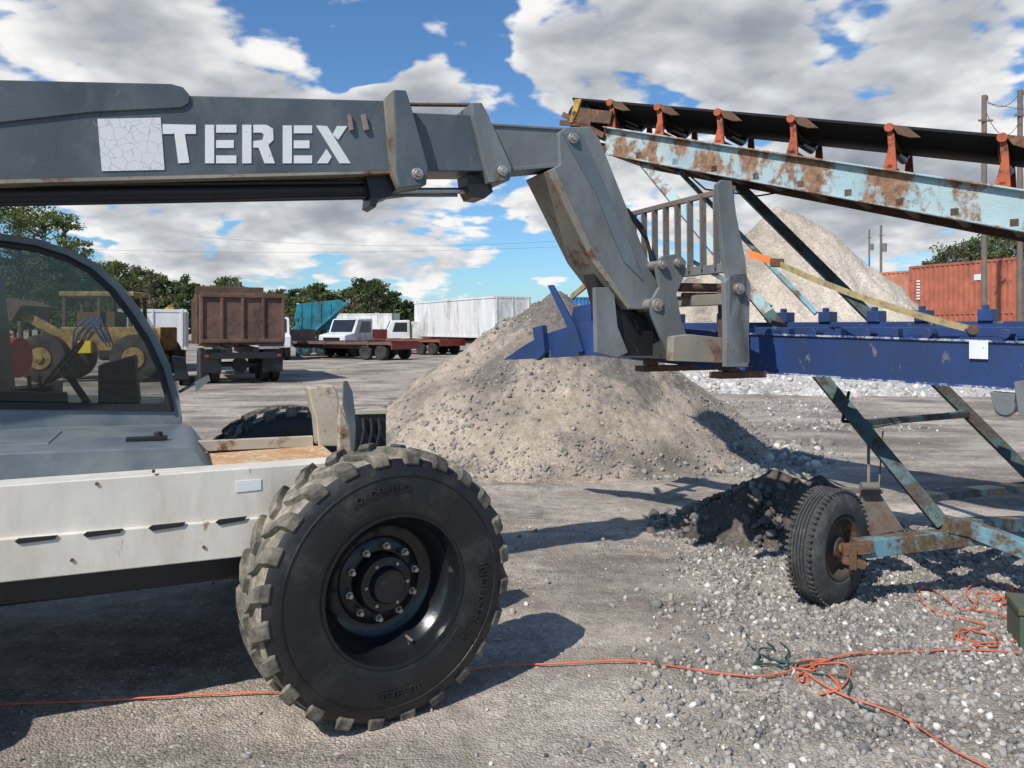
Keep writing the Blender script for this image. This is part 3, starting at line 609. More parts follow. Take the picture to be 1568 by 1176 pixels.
for px in brk:
    yb=195+(px-925)*.1509; yt=152+(px-890)*.0862
    c=cv.pt(px,yb,0); tt=cv.pt(px,yt,0); s=cv.e
    hgt=tt.z-c.z
    mbo.prism([c-s*.05,c+s*.05,c+s*.035+V(0,0,hgt*.75),c+s*.02+V(0,0,hgt),c-s*.02+V(0,0,hgt),c-s*.01+V(0,0,hgt*.5)],cv.n*.03)
    mbo.prism([c-s*.04+cv.n*WID,c+s*.04+cv.n*WID,c+s*.02+V(0,0,hgt)+cv.n*WID,c-s*.02+V(0,0,hgt)+cv.n*WID],cv.n*.03)
    mbo.beam(c+V(0,0,.03),c+V(0,0,.03)+cv.n*WID,.05,.03)
    mbo.tube(c+V(0,0,hgt*.95)-cv.n*.03,c+V(0,0,hgt*.95)+cv.n*.04,.035,14)
    mbr.tube(c+V(0,0,hgt-.03)+cv.n*.02,c+V(0,0,hgt-.15)+cv.n*.22,.035,14); mbr.tube(c+V(0,0,hgt-.165)+cv.n*.24,c+V(0,0,hgt-.165)+cv.n*.56,.035,14); mbr.tube(c+V(0,0,hgt-.15)+cv.n*.58,c+V(0,0,hgt-.03)+cv.n*.78,.035,14)
    q_=c+V(0,0,hgt*.98)+s*.02; mbd.prism([q_,q_+s*.10+V(0,0,-.02),q_+s*.20+V(0,0,-.12),q_+s*.12+V(0,0,-.11),q_+s*.04+V(0,0,-.07)],-cv.n*.03)
mbo.obj('idler_brackets',M_orange,CV,bevel=.004); mbr.obj('idler_rollers',M_black,CV); mbd.obj('idler_arms',M_rust,CV,bevel=.004)
def bm_(mb,p,q_,w,h): mb.beam(p,q_,w,h,up=(-.3,-1,.2))
L1a=P(982,245,7.25); L1b=P(1445,805,4.95); L2a=P(1108,262,7.5); L2b=P(1620,770,5.9)
mb=MB(); bm_(mb,L1a,L1a.lerp(L1b,.52),.085,.07); mb.obj('upper_leg',M_pale,CV,bevel=.004)
mb=MB(); bm_(mb,L1a.lerp(L1b,.515),L1b,.09,.08); bm_(mb,L2a,L2b,.085,.075)
def at_y(a,b_,py):
    for i in range(400):
        p=a.lerp(b_,i/400); 
        if HY+(H-p.z)*F/p.y>py: return p
    return b_
def cross(py1,py2,w,h,m):
    m.beam(at_y(L1a,L1b,py1),at_y(L2a,L2b,py2),w,h)
cross(648,634,.05,.045,mb); cross(760,742,.12,.05,mb)
mb.obj('lower_legs',M_teal,CV,bevel=.004)
mb=MB(); cross(655,628,.03,.015,mb); mb.beam(P(1040,262,7.6),P(1250,480,6.6),.04,.04,up=(-.3,-1,.2)); mb.beam(P(1060,400,8.0),P(1180,470,6.9),.035,.035)
mb.obj('braces',M_teal2,CV,bevel=.003)
wax=V(.62,-.78,0).normalized(); wcc=P(1292,845,4.86); wcc.z=.365
hub=wcc+wax*.08
mb=MB()
mb.beam(hub+V(0,0,.02),P(1500,818,5.0),.10,.11); mb.beam(P(1478,806,4.98),P(1640,868,4.6),.11,.10); mb.beam(P(1470,806,5.0),P(1600,800,6.2),.1,.1)
mb.beam(P(1440,800,4.95),P(1500,812,5.0),.14,.1)
mb.obj('axle_beam',M_teal2,CV,bevel=.006)
mb=MB(); mb.tube(wcc-wax*.02,hub+wax*.02,.035,14); mb.beam(P(1290,842,4.72),P(1336,838,4.72),.05,.07); mb.beam(P(1290,856,4.72),P(1325,866,4.70),.05,.05); mb.beam(P(1305,838,4.7),P(1305,872,4.7),.05,.04)
mb.obj('hub_bracket',M_rust,CV,bevel=.006)
small_wheel(CV,'road_wheel',wcc,wax,.365,.2,rimm=paint('dirty_rim',(.05,.045,.04),(.13,.07,.04),8,.52,.08,.8))
mb=MB(); mb.beam(P(1330,755,5.3),P(1330,650,5.5),.02,.02); mb.beam(P(1345,755,5.3),P(1352,660,5.6),.01,.01)
mb.prism([P(1310,825,5.25),P(1385,812,5.25),P(1345,752,5.25),P(1320,756,5.25)],V(.04,.12,0)); mb.beam(P(1290,750,5.25),P(1350,752,5.25),.05,.03)
mb.tube(P(1318,745,5.2),P(1345,745,5.2),.03,12)
mb.obj('wheel_jack_plate',paint('jack_grey',(.17,.155,.135),RUST,6,.55,.08,.8),CV,bevel=.004)
mb=MB(); mb.path([P(1300,600,5.6),P(1290,645,5.5),P(1330,648,5.5)],.012); mb.path([P(1040,255,7.3),P(1080,290,7.2),P(1160,300,7.0),P(1222,290,6.8)],.008); mb.obj('conveyor_hoses',M_black,CV)

# ------------------------------------------------------------ cords on the ground
def gp(px,py):
    d=H*F/(py-HY); x=(px-CX)*d/F; return V(x,d,float(gh(x,d))+.014)
def cord(name,lists,mat,r=.0045):
    e=empty(name)
    for L_ in lists:
        cu=bpy.data.curves.new(name,'CURVE'); cu.dimensions='3D'; cu.bevel_depth=r; cu.bevel_resolution=3
        sp=cu.splines.new('NURBS'); pts=[gp(*p) for p in L_]; sp.points.add(len(pts)-1); sp.order_u=3; sp.use_endpoint_u=True; sp.resolution_u=8
        for i,p in enumerate(pts): sp.points[i].co=(p.x,p.y,p.z+(i%3)*.004,1)
        cu.materials.append(mat); ob=bpy.data.objects.new('cord_run',cu); sc.collection.objects.link(ob); ob.parent=e
def tangle(cx,cy,rx,ry,n,seed):
    r_=random.Random(seed); a=r_.random()*6; out=[]
    for i in range(n):
        a+=r_.choice((1,1,1,-1))*r_.uniform(.5,1.3); q=r_.uniform(.15,1)
        out.append((cx+rx*q*math.cos(a)+r_.uniform(-.2,.2)*rx,cy+ry*q*math.sin(a)+r_.uniform(-.15,.15)*ry))
    return out
cord('extension_cord',[[(-300,1112),(-100,1101),(0,1096),(120,1088),(250,1079),(340,1076),(430,1072),(560,1060),(700,1040),(770,1028),(860,1031),(960,1027),(1060,1038),(1150,1047),(1205,1042),(1222,1030),(1245,1050),(1290,1078),(1340,1090),(1390,1112),(1440,1150),(1500,1180),(1600,1230)],
 tangle(1258,1045,52,34,17,3),[(1220,1045),(1260,1020),(1320,1012),(1400,1010),(1470,1004),(1560,1012)],
 [(1600,930),(1540,900),(1490,898),(1475,915),(1500,935),(1470,945),(1430,905),(1402,908),(1410,935),(1450,950),(1520,965),(1490,975),(1450,985),(1500,1000),(1580,990)],tangle(1520,935,70,40,18,8),tangle(1495,985,60,22,12,12)],M_cord)
cord('green_extension_cord',[tangle(1185,1015,40,26,14,5),[(1220,1035),(1260,1045),(1310,1050),(1290,1085),(1340,1100)],[(1150,1000),(1180,1030),(1240,1028)]],M_cordg,.005)
GB=empty('green_toolbox'); mb=MB(); 
c=gp(1556,1000); gb=Fr(c.x+.02,c.y,rad(-20)); gb.box(mb,0,.5,0,.28,.01,.20); gb.box(mb,-.008,.508,-.008,.288,.20,.24); mb.tube(gb.loc(.15,-.02,.18),gb.loc(.35,-.02,.18),.01); mb.obj('box_body',M_green,GB,bevel=.008)

# ------------------------------------------------------------ BACKGROUND VEHICLES
def wheels(mb,fr,ss,l0,l1,R,w=.28):
    for s in ss:
        for l in (l0,l1):
            c=fr.loc(s,l,R); mb.lathe(c,fr.n,[(-w/2,R*.5),(-w/2,R*.9),(-w/2+.04,R),(w/2-.04,R),(w/2,R*.9),(w/2,R*.5),(w/2-.05,R*.3),(w/2-.05,0)],24); mb.lathe(c,fr.n,[(-w/2,R*.5),(-w/2+.05,R*.3),(-w/2+.05,0)],24)
D=empty('dump_truck'); hd=math.atan2(.91,-.42); 
c0=P(436,585,25.0); d=Fr(c0.x,c0.y,hd)
mb=MB()
d.box(mb,0,.08,0,2.55,1.35,2.75); d.box(mb,.08,4.8,0,.08,1.25,2.8); d.box(mb,.08,4.8,2.47,2.55,1.25,2.8); d.box(mb,4.7,4.8,.08,2.47,1.25,3.3); d.box(mb,.08,4.8,.08,2.47,1.25,1.35)
for l in (.0,.62,1.24,1.86,2.45): d.box(mb,-.07,0,l,l+.1,1.35,2.78)
d.box(mb,-.08,.0,0,2.55,2.72,2.86); d.box(mb,-.08,.0,0,2.55,1.3,1.42)
for s in (.6,1.5,2.4,3.3,4.2): d.box(mb,s,s+.1,2.55,2.62,1.25,2.8)
mb.obj('dump_bed',M_bed,D,bevel=.02)
mb=MB(); d.box(mb,-.1,7,.8,.95,.85,1.15); d.box(mb,-.1,7,1.6,1.75,.85,1.15); d.box(mb,-.2,-.1,.3,2.25,.8,1.0); d.box(mb,1.0,1.15,.2,2.35,.5,.62); d.box(mb,2.3,2.45,.2,2.35,.5,.62); mb.tube(d.loc(.9,1.27,.55),d.loc(1.3,1.27,.55),.25,16)
for l in (.02,1.9): d.box(mb,.25,.29,l,l+.62,.35,1.1)
mb.obj('truck_frame',M_black,D,bevel=.01)
mb=MB(); wheels(mb,d,(1.1,2.4),.18,2.37,.52,.27); wheels(mb,d,(1.1,2.4),.50,2.05,.52,.27); wheels(mb,d,(6.3,),.3,2.2,.5,.27); mb.obj('truck_wheels',M_rubf,D)
mb=MB(); d.box(mb,5.1,6.8,.15,2.4,1.1,2.6); d.box(mb,6.8,8.0,.4,2.1,1.0,1.8); mb.obj('truck_cab',M_white,D,bevel=.08)
mb=MB(); mb.tube(d.loc(5.0,.9,1.2),d.loc(5.0,.9,3.5),.07,12); mb.obj('exhaust_stack',M_rust,D)
mb=MB()
for l in (.15,2.3): mb.beam(d.loc(-.21,l,.9),d.loc(-.21,l+.12,.9),.04,.08)
mb.obj('tail_lamps',M_redm,D)

def lorry_trailer(name,corner,ang,Lg,Wd,z0,z1,mat):
    e=empty(name); f=Fr(corner.x,corner.y,ang); mb=MB(); f.box(mb,0,Lg,0,Wd,z0,z1); mb.obj('box_body',mat,e,bevel=.05)
    mb=MB(); k=int(Lg/.6)
    for i in range(k):
        s=.3+i*Lg/k; f.box(mb,s,s+.05,-.03,0,z0+.15,z1-.12); f.box(mb,s,s+.05,Wd,Wd+.03,z0+.15,z1-.12)
    f.box(mb,-.02,Lg+.02,-.04,Wd+.04,z1-.1,z1+.02); f.box(mb,-.02,Lg+.02,-.04,Wd+.04,z0,z0+.12)
    for l in (.1,Wd/2-.04,Wd-.2): f.box(mb,-.04,0,l,l+.08,z0,z1)
    mb.obj('posts_and_rails',mat,e)
    mb=MB(); f.box(mb,.2,Lg-.2,.7,Wd-.7,z0-.3,z0-.02); f.box(mb,-.05,.05,.4,Wd-.4,.5,z0); f.box(mb,Lg*.78,Lg*.78+.15,.3,.45,0,z0);f.box(mb,Lg*.78,Lg*.78+.15,Wd-.45,Wd-.3,0,z0); mb.obj('under_frame',M_rust,e)
    mb=MB(); wheels(mb,f,(1.2,2.5),.2,Wd-.2,.5,.35); mb.obj('wheels',M_rubf,e); return f
c0=P(757,540,48); 
ang=math.atan2(.877,-.48)
e=V(math.cos(ang),math.sin(ang),0); n=V(-e.y,e.x,0); cor=V(c0.x,c0.y,0)-n*2.6
lorry_trailer('semi_trailer',cor,ang,13.5,2.6,1.15,3.75,M_trail)
lorry_trailer('semi_trailer',V(P(284,560,31).x,31,0),rad(112),7,2.4,.9,2.5,M_trail)
lorry_trailer('box_trailer',V(P(612,520,78).x,78,0),rad(170),6,2.4,1.0,3.2,M_trail)
def flatbed(name,px,d_,ang,Lg,mat):
    e=empty(name); c=P(px,540,d_); f=Fr(c.x,c.y,ang); mb=MB(); f.box(mb,0,Lg,0,2.4,.85,1.0); f.box(mb,.1,Lg,.7,.85,.6,.85); f.box(mb,.1,Lg,1.55,1.7,.6,.85)
    for i in range(5): f.box(mb,Lg*i/5,Lg*i/5+.08,-.03,2.43,.8,1.05)
    f.box(mb,Lg-.1,Lg,0,2.4,1.0,1.7)
    mb.obj('deck',mat,e,bevel=.01)
    mb=MB(); f.box(mb,-.06,0,0,2.4,.6,.98); mb.obj('rear_bumper',M_redm,e)
    mb=MB(); wheels(mb,f,(.8,1.9),.2,2.2,.42,.3); mb.obj('wheels',M_rubf,e)
flatbed('flatbed_trailer',640,44,rad(150),8,M_brownm); flatbed('flatbed_trailer',712,52,rad(140),8,M_redd); flatbed('flatbed_trailer',590,50,rad(160),6,M_redd)
def truck(name,px,d_,ang,mat,box=None):
    e=empty(name); c=P(px,540,d_); f=Fr(c.x,c.y,ang)
    mb=MB(); mb.prism([f.loc(0,0,.7),f.loc(0,0,1.35),f.loc(.9,0,1.5),f.loc(1.3,0,2.35),f.loc(2.7,0,2.4),f.loc(2.75,0,.7)],f.n*2.1); mb.obj('cab',mat,e,bevel=.08)
    mb=MB(); mb.prism([f.loc(1.4,-.01,1.5),f.loc(1.6,-.01,2.2),f.loc(2.5,-.01,2.2),f.loc(2.5,-.01,1.5)],f.n*2.12)
    mb.prism([f.loc(.92,.2,1.55),f.loc(1.27,.2,2.3),f.loc(1.20,.2,2.3),f.loc(.86,.2,1.55)],f.n*1.7); f.box(mb,-.03,0,.4,1.7,.8,1.2); mb.obj('windows_and_grille',M_win,e)
    mb=MB(); f.box(mb,2.75,6.5,.2,1.9,.7,.9); mb.obj('chassis',M_black,e)
    mb=MB(); wheels(mb,f,(.9,5.3),.15,1.95,.45,.3); mb.obj('wheels',M_rubf,e)
    if box: mb=MB(); f.box(mb,2.9,6.6,-.05,2.15,.95,box); mb.obj('service_body',mat,e,bevel=.04)
truck('flatbed_truck',528,47,rad(62),M_trail); truck('box_truck',572,58,rad(10),M_trail,2.3); truck('pickup_truck',446,42,rad(110),M_trail,1.3)
E_=empty('screening_plant'); f=Fr(P(455,545,49).x,49,rad(12)); mb=MB()
mb.prism([f.loc(-.2,0,2.4),f.loc(0,0,3.3),f.loc(2.6,0,3.6),f.loc(3.0,0,3.4),f.loc(2.2,0,2.2),f.loc(1.6,0,1.7),f.loc(.4,0,1.7)],f.n*2.2)
f.box(mb,-.1,.15,0,.2,0,2.4); f.box(mb,1.8,2.0,0,.2,0,2.2); f.box(mb,-.1,.15,2,2.2,0,2.4); f.box(mb,1.8,2.0,2,2.2,0,2.2); f.box(mb,-.1,2.3,0,2.2,.8,1.15)
mb.beam(f.loc(.2,-.1,.8),f.loc(3.2,-.1,3.5),.3,.15); mb.beam(f.loc(-.8,.8,1.2),f.loc(.5,.8,2.4),.5,.2); mb.obj('hopper_and_legs',M_tealm,E_,bevel=.03)
mb=MB()
for s in (.2,.8,1.4,2.0): f.box(mb,s,s+.08,-.05,0,1.9,3.3)
f.box(mb,.3,1.6,-.02,0,.2,.8); mb.obj('ribs',M_tealm,E_); mb=MB(); wheels(mb,f,(.5,1.5),.1,2.1,.45,.3); mb.obj('wheels',M_rubf,E_)
E_=empty('wheel_loader'); f=Fr(P(45,585,25).x,25,rad(5)); mb=MB()
f.box(mb,.8,4.0,.3,1.9,1.0,1.8); f.box(mb,.7,3.1,.4,1.8,2.80,2.98); mb.beam(f.loc(.8,.5,1.5),f.loc(-.6,.5,2.3),.2,.3); mb.obj('body',M_yelb,E_,bevel=.05)
mb=MB(); 
for s in (.8,1.9,2.9): 
    for l in (.45,1.7): f.box(mb,s,s+.1,l,l+.1,1.8,2.8)
f.box(mb,1.2,2.4,.6,1.6,1.8,2.3); f.box(mb,2.6,3.8,.35,.5,1.2,1.7); mb.obj('cab_posts',M_rust,E_)
mb=MB(); mb.prism([f.loc(-.6,.1,2.0),f.loc(-1.0,.1,2.0),f.loc(-1.1,.1,2.75),f.loc(-.3,.1,2.5)],f.n*2.2); mb.obj('bucket',M_bed,E_)
mb=MB(); wheels(mb,f,(.4,3.3),.1,2.0,.78,.5); mb.obj('wheels',M_rubf,E_)
mb=MB()
for s in (.4,3.3): c=f.loc(s,-.2,.78); mb.tube(c,c+f.n*.1,.36,24); mb.tube(c-f.n*.06,c,.14,16)
mb.obj('wheel_hubs',M_yelb,E_,bevel=.02)
mb=MB(); 
for i in range(3): mb.path([f.loc(1.2+i*.15,.28,1.1),f.loc(1.3+i*.2,.2,1.7),f.loc(1.7+i*.2,.2,2.1),f.loc(2.2+i*.1,.2,1.3)],.03,6)
mb.obj('blue_hoses',M_hose,E_)
mb=MB(); f.box(mb,1.45,1.85,.1,.28,.95,1.35); mb.obj('yellow_tank',paint('bright_yellow',(.75,.55,.03),None),E_)
E_=empty('excavator'); f=Fr(P(222,560,40).x,40,rad(0)); mb=MB(); mb.beam(f.loc(-.5,1,1.8),f.loc(1.0,1,2.9),.25,.3); mb.beam(f.loc(1.0,1,2.9),f.loc(.6,1,2.3),.2,.25); mb.obj('boom',M_yel,E_,bevel=.05); mb=MB(); f.box(mb,-2.4,-.3,0,2,.9,2.1); mb.obj('house',M_yelb,E_,bevel=.08); mb=MB(); f.box(mb,-2.4,-.2,-.2,.3,.1,.8); f.box(mb,-2.4,-.2,1.7,2.2,.1,.8); mb.obj('tracks',M_black,E_,bevel=.2)
E_=empty('red_tank'); mb=MB(); c=P(-60,540,16); mb.tube(V(c.x,c.y,1.15),V(c.x+1.25,c.y,1.15),.42,24); mb.obj('tank',M_redm,E_,bevel=.04); mb=MB(); mb.beam(V(c.x+.1,c.y,0),V(c.x+.1,c.y,.8),.1,.1); mb.beam(V(c.x+.8,c.y,0),V(c.x+.8,c.y,.8),.1,.1); mb.obj('stand',M_rust,E_)

def container(name,cor,ang,Lg,Wd,z0,mat,hh=2.6):
    e=empty(name); f=Fr(cor.x,cor.y,ang); z1=z0+hh; mb=MB()
    def wall(a,b_,out):
        a=Vector(a);b_=Vector(b_);L_=(b_-a).length;u=(b_-a)/L_;n_=int(L_/.28);pts=[];st=L_/n_
        for i in range(n_):
            for t,o_ in ((0,0),(.35,0),(.5,-.045),(.85,-.045)): pts.append(a+u*(i+t)*st+out*o_)
        pts.append(b_); vs=[p+V(0,0,z0+.12) for p in pts]+[p+V(0,0,z1-.1) for p in pts]; k=len(pts)
        mb.add(vs,[[i,i+1,i+1+k,i+k] for i in range(k-1)])
    wall(f.loc(.1,-.0,0),f.loc(Lg-.1,0,0),-f.n); wall(f.loc(.1,Wd,0),f.loc(Lg-.1,Wd,0),f.n); wall(f.loc(0,.1,0),f.loc(0,Wd-.1,0),-f.e); wall(f.loc(Lg,.1,0),f.loc(Lg,Wd-.1,0),f.e)
    mb.obj('corrugated_walls',mat,e,smooth=0)
    mb=MB()
    for s in (0,Lg-.12):
        for l in (0,Wd-.12): f.box(mb,s-.01,s+.13,l-.01,l+.13,z0,z1)
    f.box(mb,.1,Lg-.1,-.012,.08,z0,z0+.15); f.box(mb,.1,Lg-.1,-.012,.08,z1-.12,z1-.002); f.box(mb,.1,Lg-.1,Wd-.08,Wd+.012,z1-.12,z1-.002); f.box(mb,-.012,.08,.1,Wd-.1,z0,z0+.15); f.box(mb,-.012,.08,.1,Wd-.1,z1-.12,z1-.002);f.box(mb,.08,Lg-.08,.08,Wd-.08,z1-.06,z1-.03)
    mb.obj('frame_rails',mat,e); return e,f
c1=P(1535,540,38); c2_=P(1392,540,43)
ang=math.atan2(c1.y-c2_.y,c1.x-c2_.x)
for z,mt in ((0,M_cont),(2.6,M_cont)):
    e_,f=container('shipping_container',V(c2_.x,c2_.y,0),ang,6.06,2.44,z,mt)
    mb=MB()
    for i in range(7): f.box(mb,.5,.72,-.02,-.013,z+1.7-i*.16,z+1.8-i*.16)
    if z>1: f.box(mb,3.9,4.3,-.02,-.013,z+1.6,z+1.9)
    mb.obj('code_marks',M_trail,e_,smooth=0)
c3=P(1334,540,48)
for z in (0,2.6): container('shipping_container',V(c3.x,c3.y,0),ang+.15,6.06,2.44,z,M_cont2)
c4=P(1545,540,42)
for z in (0,2.6): container('shipping_container',V(c4.x+2.2,c4.y,0),rad(20),12,2.44,z,M_cont)
container('shipping_container',V(P(862,540,60).x,60,0),rad(8),6.06,2.44,1.6,M_contb)
def pole(px,py,d_,r_=.12):
    c=P(px,py,d_); e=empty('utility_pole'); mb=MB(); mb.tube(V(c.x,c.y,0),V(c.x,c.y,c.z),r_*1.3,12,r_)
    mb.tube(V(c.x+.12,c.y,c.z-.2),V(c.x+.12,c.y,c.z-.02),.05,8); mb.beam(V(c.x-.3,c.y-.1,c.z-1.1),V(c.x+.3,c.y-.1,c.z-1.1),.06,.08)
    mb.obj('pole_and_arm',M_pole,e)
    if d_>50:
        mb=MB(); mb.tube(V(c.x+.3,c.y-.2,c.z-2.9),V(c.x+.3,c.y-.2,c.z-2.0),.22,14); mb.obj('transformer',M_boom2,e)
    return c
pa=pole(1507,146,33,.10); pb=pole(1562,138,33,.10); pole(1349,345,85); pole(1331,352,110,.1)
W_=empty('power_lines')
def wire(a,b_,sag,r=.012):
    cu=bpy.data.curves.new('wire','CURVE'); cu.dimensions='3D'; cu.bevel_depth=r; sp=cu.splines.new('POLY'); n_=20; sp.points.add(n_)
    for i in range(n_+1):
        t=i/n_; p=a.lerp(b_,t)-V(0,0,sag*4*t*(1-t)); sp.points[i].co=(*p,1)
    cu.materials.append(M_black); ob=bpy.data.objects.new('wire',cu); sc.collection.objects.link(ob); ob.parent=W_
wire(pa-V(0,0,.1),pb-V(0,0,.1),.5); wire(pa-V(0,0,.5),pb-V(0,0,1.3),.9); wire(pa-V(0,0,.3),pb+V(12,-6,0),1.5)
wire(P(300,362,95),P(900,366,95),1.0,.012); wire(P(-100,372,95),P(900,376,95),1.0,.012)

# ------------------------------------------------------------ TREES
class Leaves:
    def __init__(s): s.v=[]; s.n=0
    def cluster(s,c,r,n,size):
        p=rng.normal(size=(n,3)); p/=np.linalg.norm(p,axis=1)[:,None]; p*= (rng.random((n,1))**.45)*np.array(r); p+=np.array(c)
        a=rng.normal(size=(n,3)); a/=np.linalg.norm(a,axis=1)[:,None]; b=np.cross(a,rng.normal(size=(n,3))); b/=np.linalg.norm(b,axis=1)[:,None]
        sz=size*rng.uniform(.5,1.3,(n,1)); q=np.stack([p-a*sz,p+b*sz*.5,p+a*sz,p-b*sz*.5],1); s.v.append(q.reshape(-1,3)); s.n+=n
    def obj(s,name,mat,parent=None):
        v=np.concatenate(s.v); f=np.arange(len(v)); me=bpy.data.meshes.new(name); me.vertices.add(len(v)); me.vertices.foreach_set('co',v.ravel()); me.loops.add(len(v)); me.loops.foreach_set('vertex_index',f.astype(np.int32)); k=len(v)//4
        me.polygons.add(k); me.polygons.foreach_set('loop_start',np.arange(0,len(v),4)); me.polygons.foreach_set('loop_total',np.full(k,4)); me.update(calc_edges=True); me.materials.append(mat)
        ob=bpy.data.objects.new(name,me); sc.collection.objects.link(ob); ob.parent=parent
def tree(mb,lv,x,y,h,w,kind='oak',n=26,per=38,size=.28,low=.35,flat=.6):
    mb.tube(V(x,y,0),V(x+random.uniform(-.2,.2),y,h*.92),.014*h+.05,8,.03)
    for i in range(n):
        t=random.random(); 
        if kind=='pine': z=h*(low+(1-low)*t*.97); ww=w*(.25+.75*math.sin(math.pi*min(1,.2+t*.75)))*random.uniform(.2,1.1)
        else: z=h*(low+(1-low)*t*.95); ww=w*math.sqrt(max(.05,1-(2*t-.9)**2))*random.uniform(.2,1)
        a=random.uniform(0,6.28); cx=x+math.cos(a)*ww; cy=y+math.sin(a)*ww
        mb.tube(V(x,y,z-h*.05),V(cx,cy,z),.010*h*.5+.015,5,.015)
        r=w*random.uniform(.18,.42); lv.cluster((cx,cy,z),(r,r,r*flat),per,size)
e=empty('distant_tree_line'); mb=MB(); lv=Leaves(); lv2=Leaves(); lv3=Leaves()
skyl=[(-300,370),(0,386),(60,384),(120,390),(180,396),(230,404),(265,416),(300,428),(330,434),(345,422),(370,428),(395,442),(430,432),(455,436),(488,426),(520,442),(545,432),(572,422),(590,436),(612,448),(640,460),(700,476),(800,480),(900,482),(1000,478),(1100,470),(1300,440),(1400,416),(1440,380),(1480,358),(1520,346),(1568,338),(1650,345),(1800,360)]
def sk(px):
    for i in range(len(skyl)-1):
        if skyl[i][0]<=px<=skyl[i+1][0]:
            t=(px-skyl[i][0])/(skyl[i+1][0]-skyl[i][0]); return skyl[i][1]*(1-t)+skyl[i+1][1]*t
    return 450
px=-300
while px<1790:
    for row in range(2):
        d_=random.uniform(88,100)+row*12; y=sk(px)+random.uniform(-4,12)+row*5; top=H+(HY-y)*d_/F; x=(px-CX)*d_/F
        kind='pine' if random.random()<.5 else 'oak'
        tree(mb,random.choice((lv,lv,lv2,lv3)),x,d_,top,max(1.3,top*.22)*random.uniform(.8,1.25),kind,30,36,.22,.15 if row==0 else .3,.6)
    px+=random.uniform(9,16)
for i in range(420):
    px=random.uniform(-300,1800); d_=random.uniform(84,112); hh=H+(HY-sk(px))*d_/F; random.choice((lv,lv2,lv3)).cluster(((px-CX)*d_/F,d_,random.uniform(.6,max(1.0,hh*.5))),(2.0,1.5,1.5),40,.28)
mb.obj('trunks',M_bark,e); lv.obj('foliage',M_leaf,e); lv2.obj('foliage_olive',M_leaf2,e); lv3.obj('foliage_pine',M_pine,e)
for px,top,d_,w in ((32,308,50,2.9),(98,328,54,2.1),(-60,300,50,3),(352,420,80,1.8),(66,318,58,2.5)):
    e=empty('pine_tree'); mb=MB(); lv=Leaves(); tree(mb,lv,(px-CX)*d_/F,d_,H+(HY-top)*d_/F,w,'pine',70,80,.12,.35,.5); mb.obj('trunk',M_bark,e); lv.obj('needles',M_pine,e)

# ------------------------------------------------------------ WORLD, SUN, CAMERA
sh=V(.60,.80,0).normalized(); el=rad(46)
w=bpy.data.worlds.new('World'); sc.world=w; w.use_nodes=True; nt=w.node_tree; N=nt.nodes; L=nt.links; N.clear()
out=N.new('ShaderNodeOutputWorld'); sky=N.new('ShaderNodeTexSky'); sky.sky_type='NISHITA'; sky.sun_disc=False; sky.sun_elevation=el; sky.sun_rotation=math.atan2(-sh.x,-sh.y); sky.air_density=1.0; sky.dust_density=.5; sky.ozone_density=1.5
tc=N.new('ShaderNodeTexCoord').outputs['Generated']
def mth(op,a,b=None,c=None,clamp=False):
    n=N.new('ShaderNodeMath'); n.operation=op; n.use_clamp=clamp
    for i,v in enumerate((a,b,c)):
        if v is None: continue
        if hasattr(v,'is_linked'): L.new(v,n.inputs[i])
        else: n.inputs[i].default_value=v
    return n.outputs[0]
sep=N.new('ShaderNodeSeparateXYZ'); L.new(tc,sep.inputs[0])
zz=mth('ADD',mth('MAXIMUM',sep.outputs[2],0.0),.30)
comb=N.new('ShaderNodeCombineXYZ'); L.new(mth('DIVIDE',sep.outputs[0],zz),comb.inputs[0]); L.new(mth('DIVIDE',sep.outputs[1],zz),comb.inputs[1]); L.new(mth('MULTIPLY',sep.outputs[2],2.0),comb.inputs[2])
vec=comb.outputs[0]
n1=noi(N,L,vec,1.5,6,.55)
sv=N.new('ShaderNodeVectorMath'); sv.operation='ADD'; L.new(vec,sv.inputs[0]); sv.inputs[1].default_value=(-.05,.06,.10); n2=noi(N,L,sv.outputs[0],1.5,5,.55)
nf=noi(N,L,vec,6,5,.62)
wn=N.new('ShaderNodeTexNoise'); wn.inputs['Scale'].default_value=3.0; wn.inputs['Detail'].default_value=3; L.new(vec,wn.inputs['Vector'])
wm=N.new('ShaderNodeVectorMath'); wm.operation='MULTIPLY_ADD'; L.new(wn.outputs['Color'],wm.inputs[0]); wm.inputs[1].default_value=(.35,.35,.35); L.new(vec,wm.inputs[2])
vb=N.new('ShaderNodeTexVoronoi'); vb.inputs['Scale'].default_value=7; vb.inputs['Detail'].default_value=1.5; vb.inputs['Roughness'].default_value=.6; L.new(wm.outputs[0],vb.inputs['Vector'])
bil=mth('SUBTRACT',.42,vb.outputs['Distance'])
wd=N.new('ShaderNodeVectorMath'); wd.operation='MULTIPLY_ADD'; ws=N.new('ShaderNodeVectorMath'); ws.operation='SUBTRACT'; L.new(wn.outputs['Color'],ws.inputs[0]); ws.inputs[1].default_value=(.5,.5,.5)
L.new(ws.outputs[0],wd.inputs[0]); wd.inputs[1].default_value=(.32,.2,.20); L.new(tc,wd.inputs[2])
wnn=N.new('ShaderNodeVectorMath'); wnn.operation='NORMALIZE'; L.new(wd.outputs[0],wnn.inputs[0])
def dirv(px,py): return V((px-CX)/F,1,(HY-py)/F).normalized()
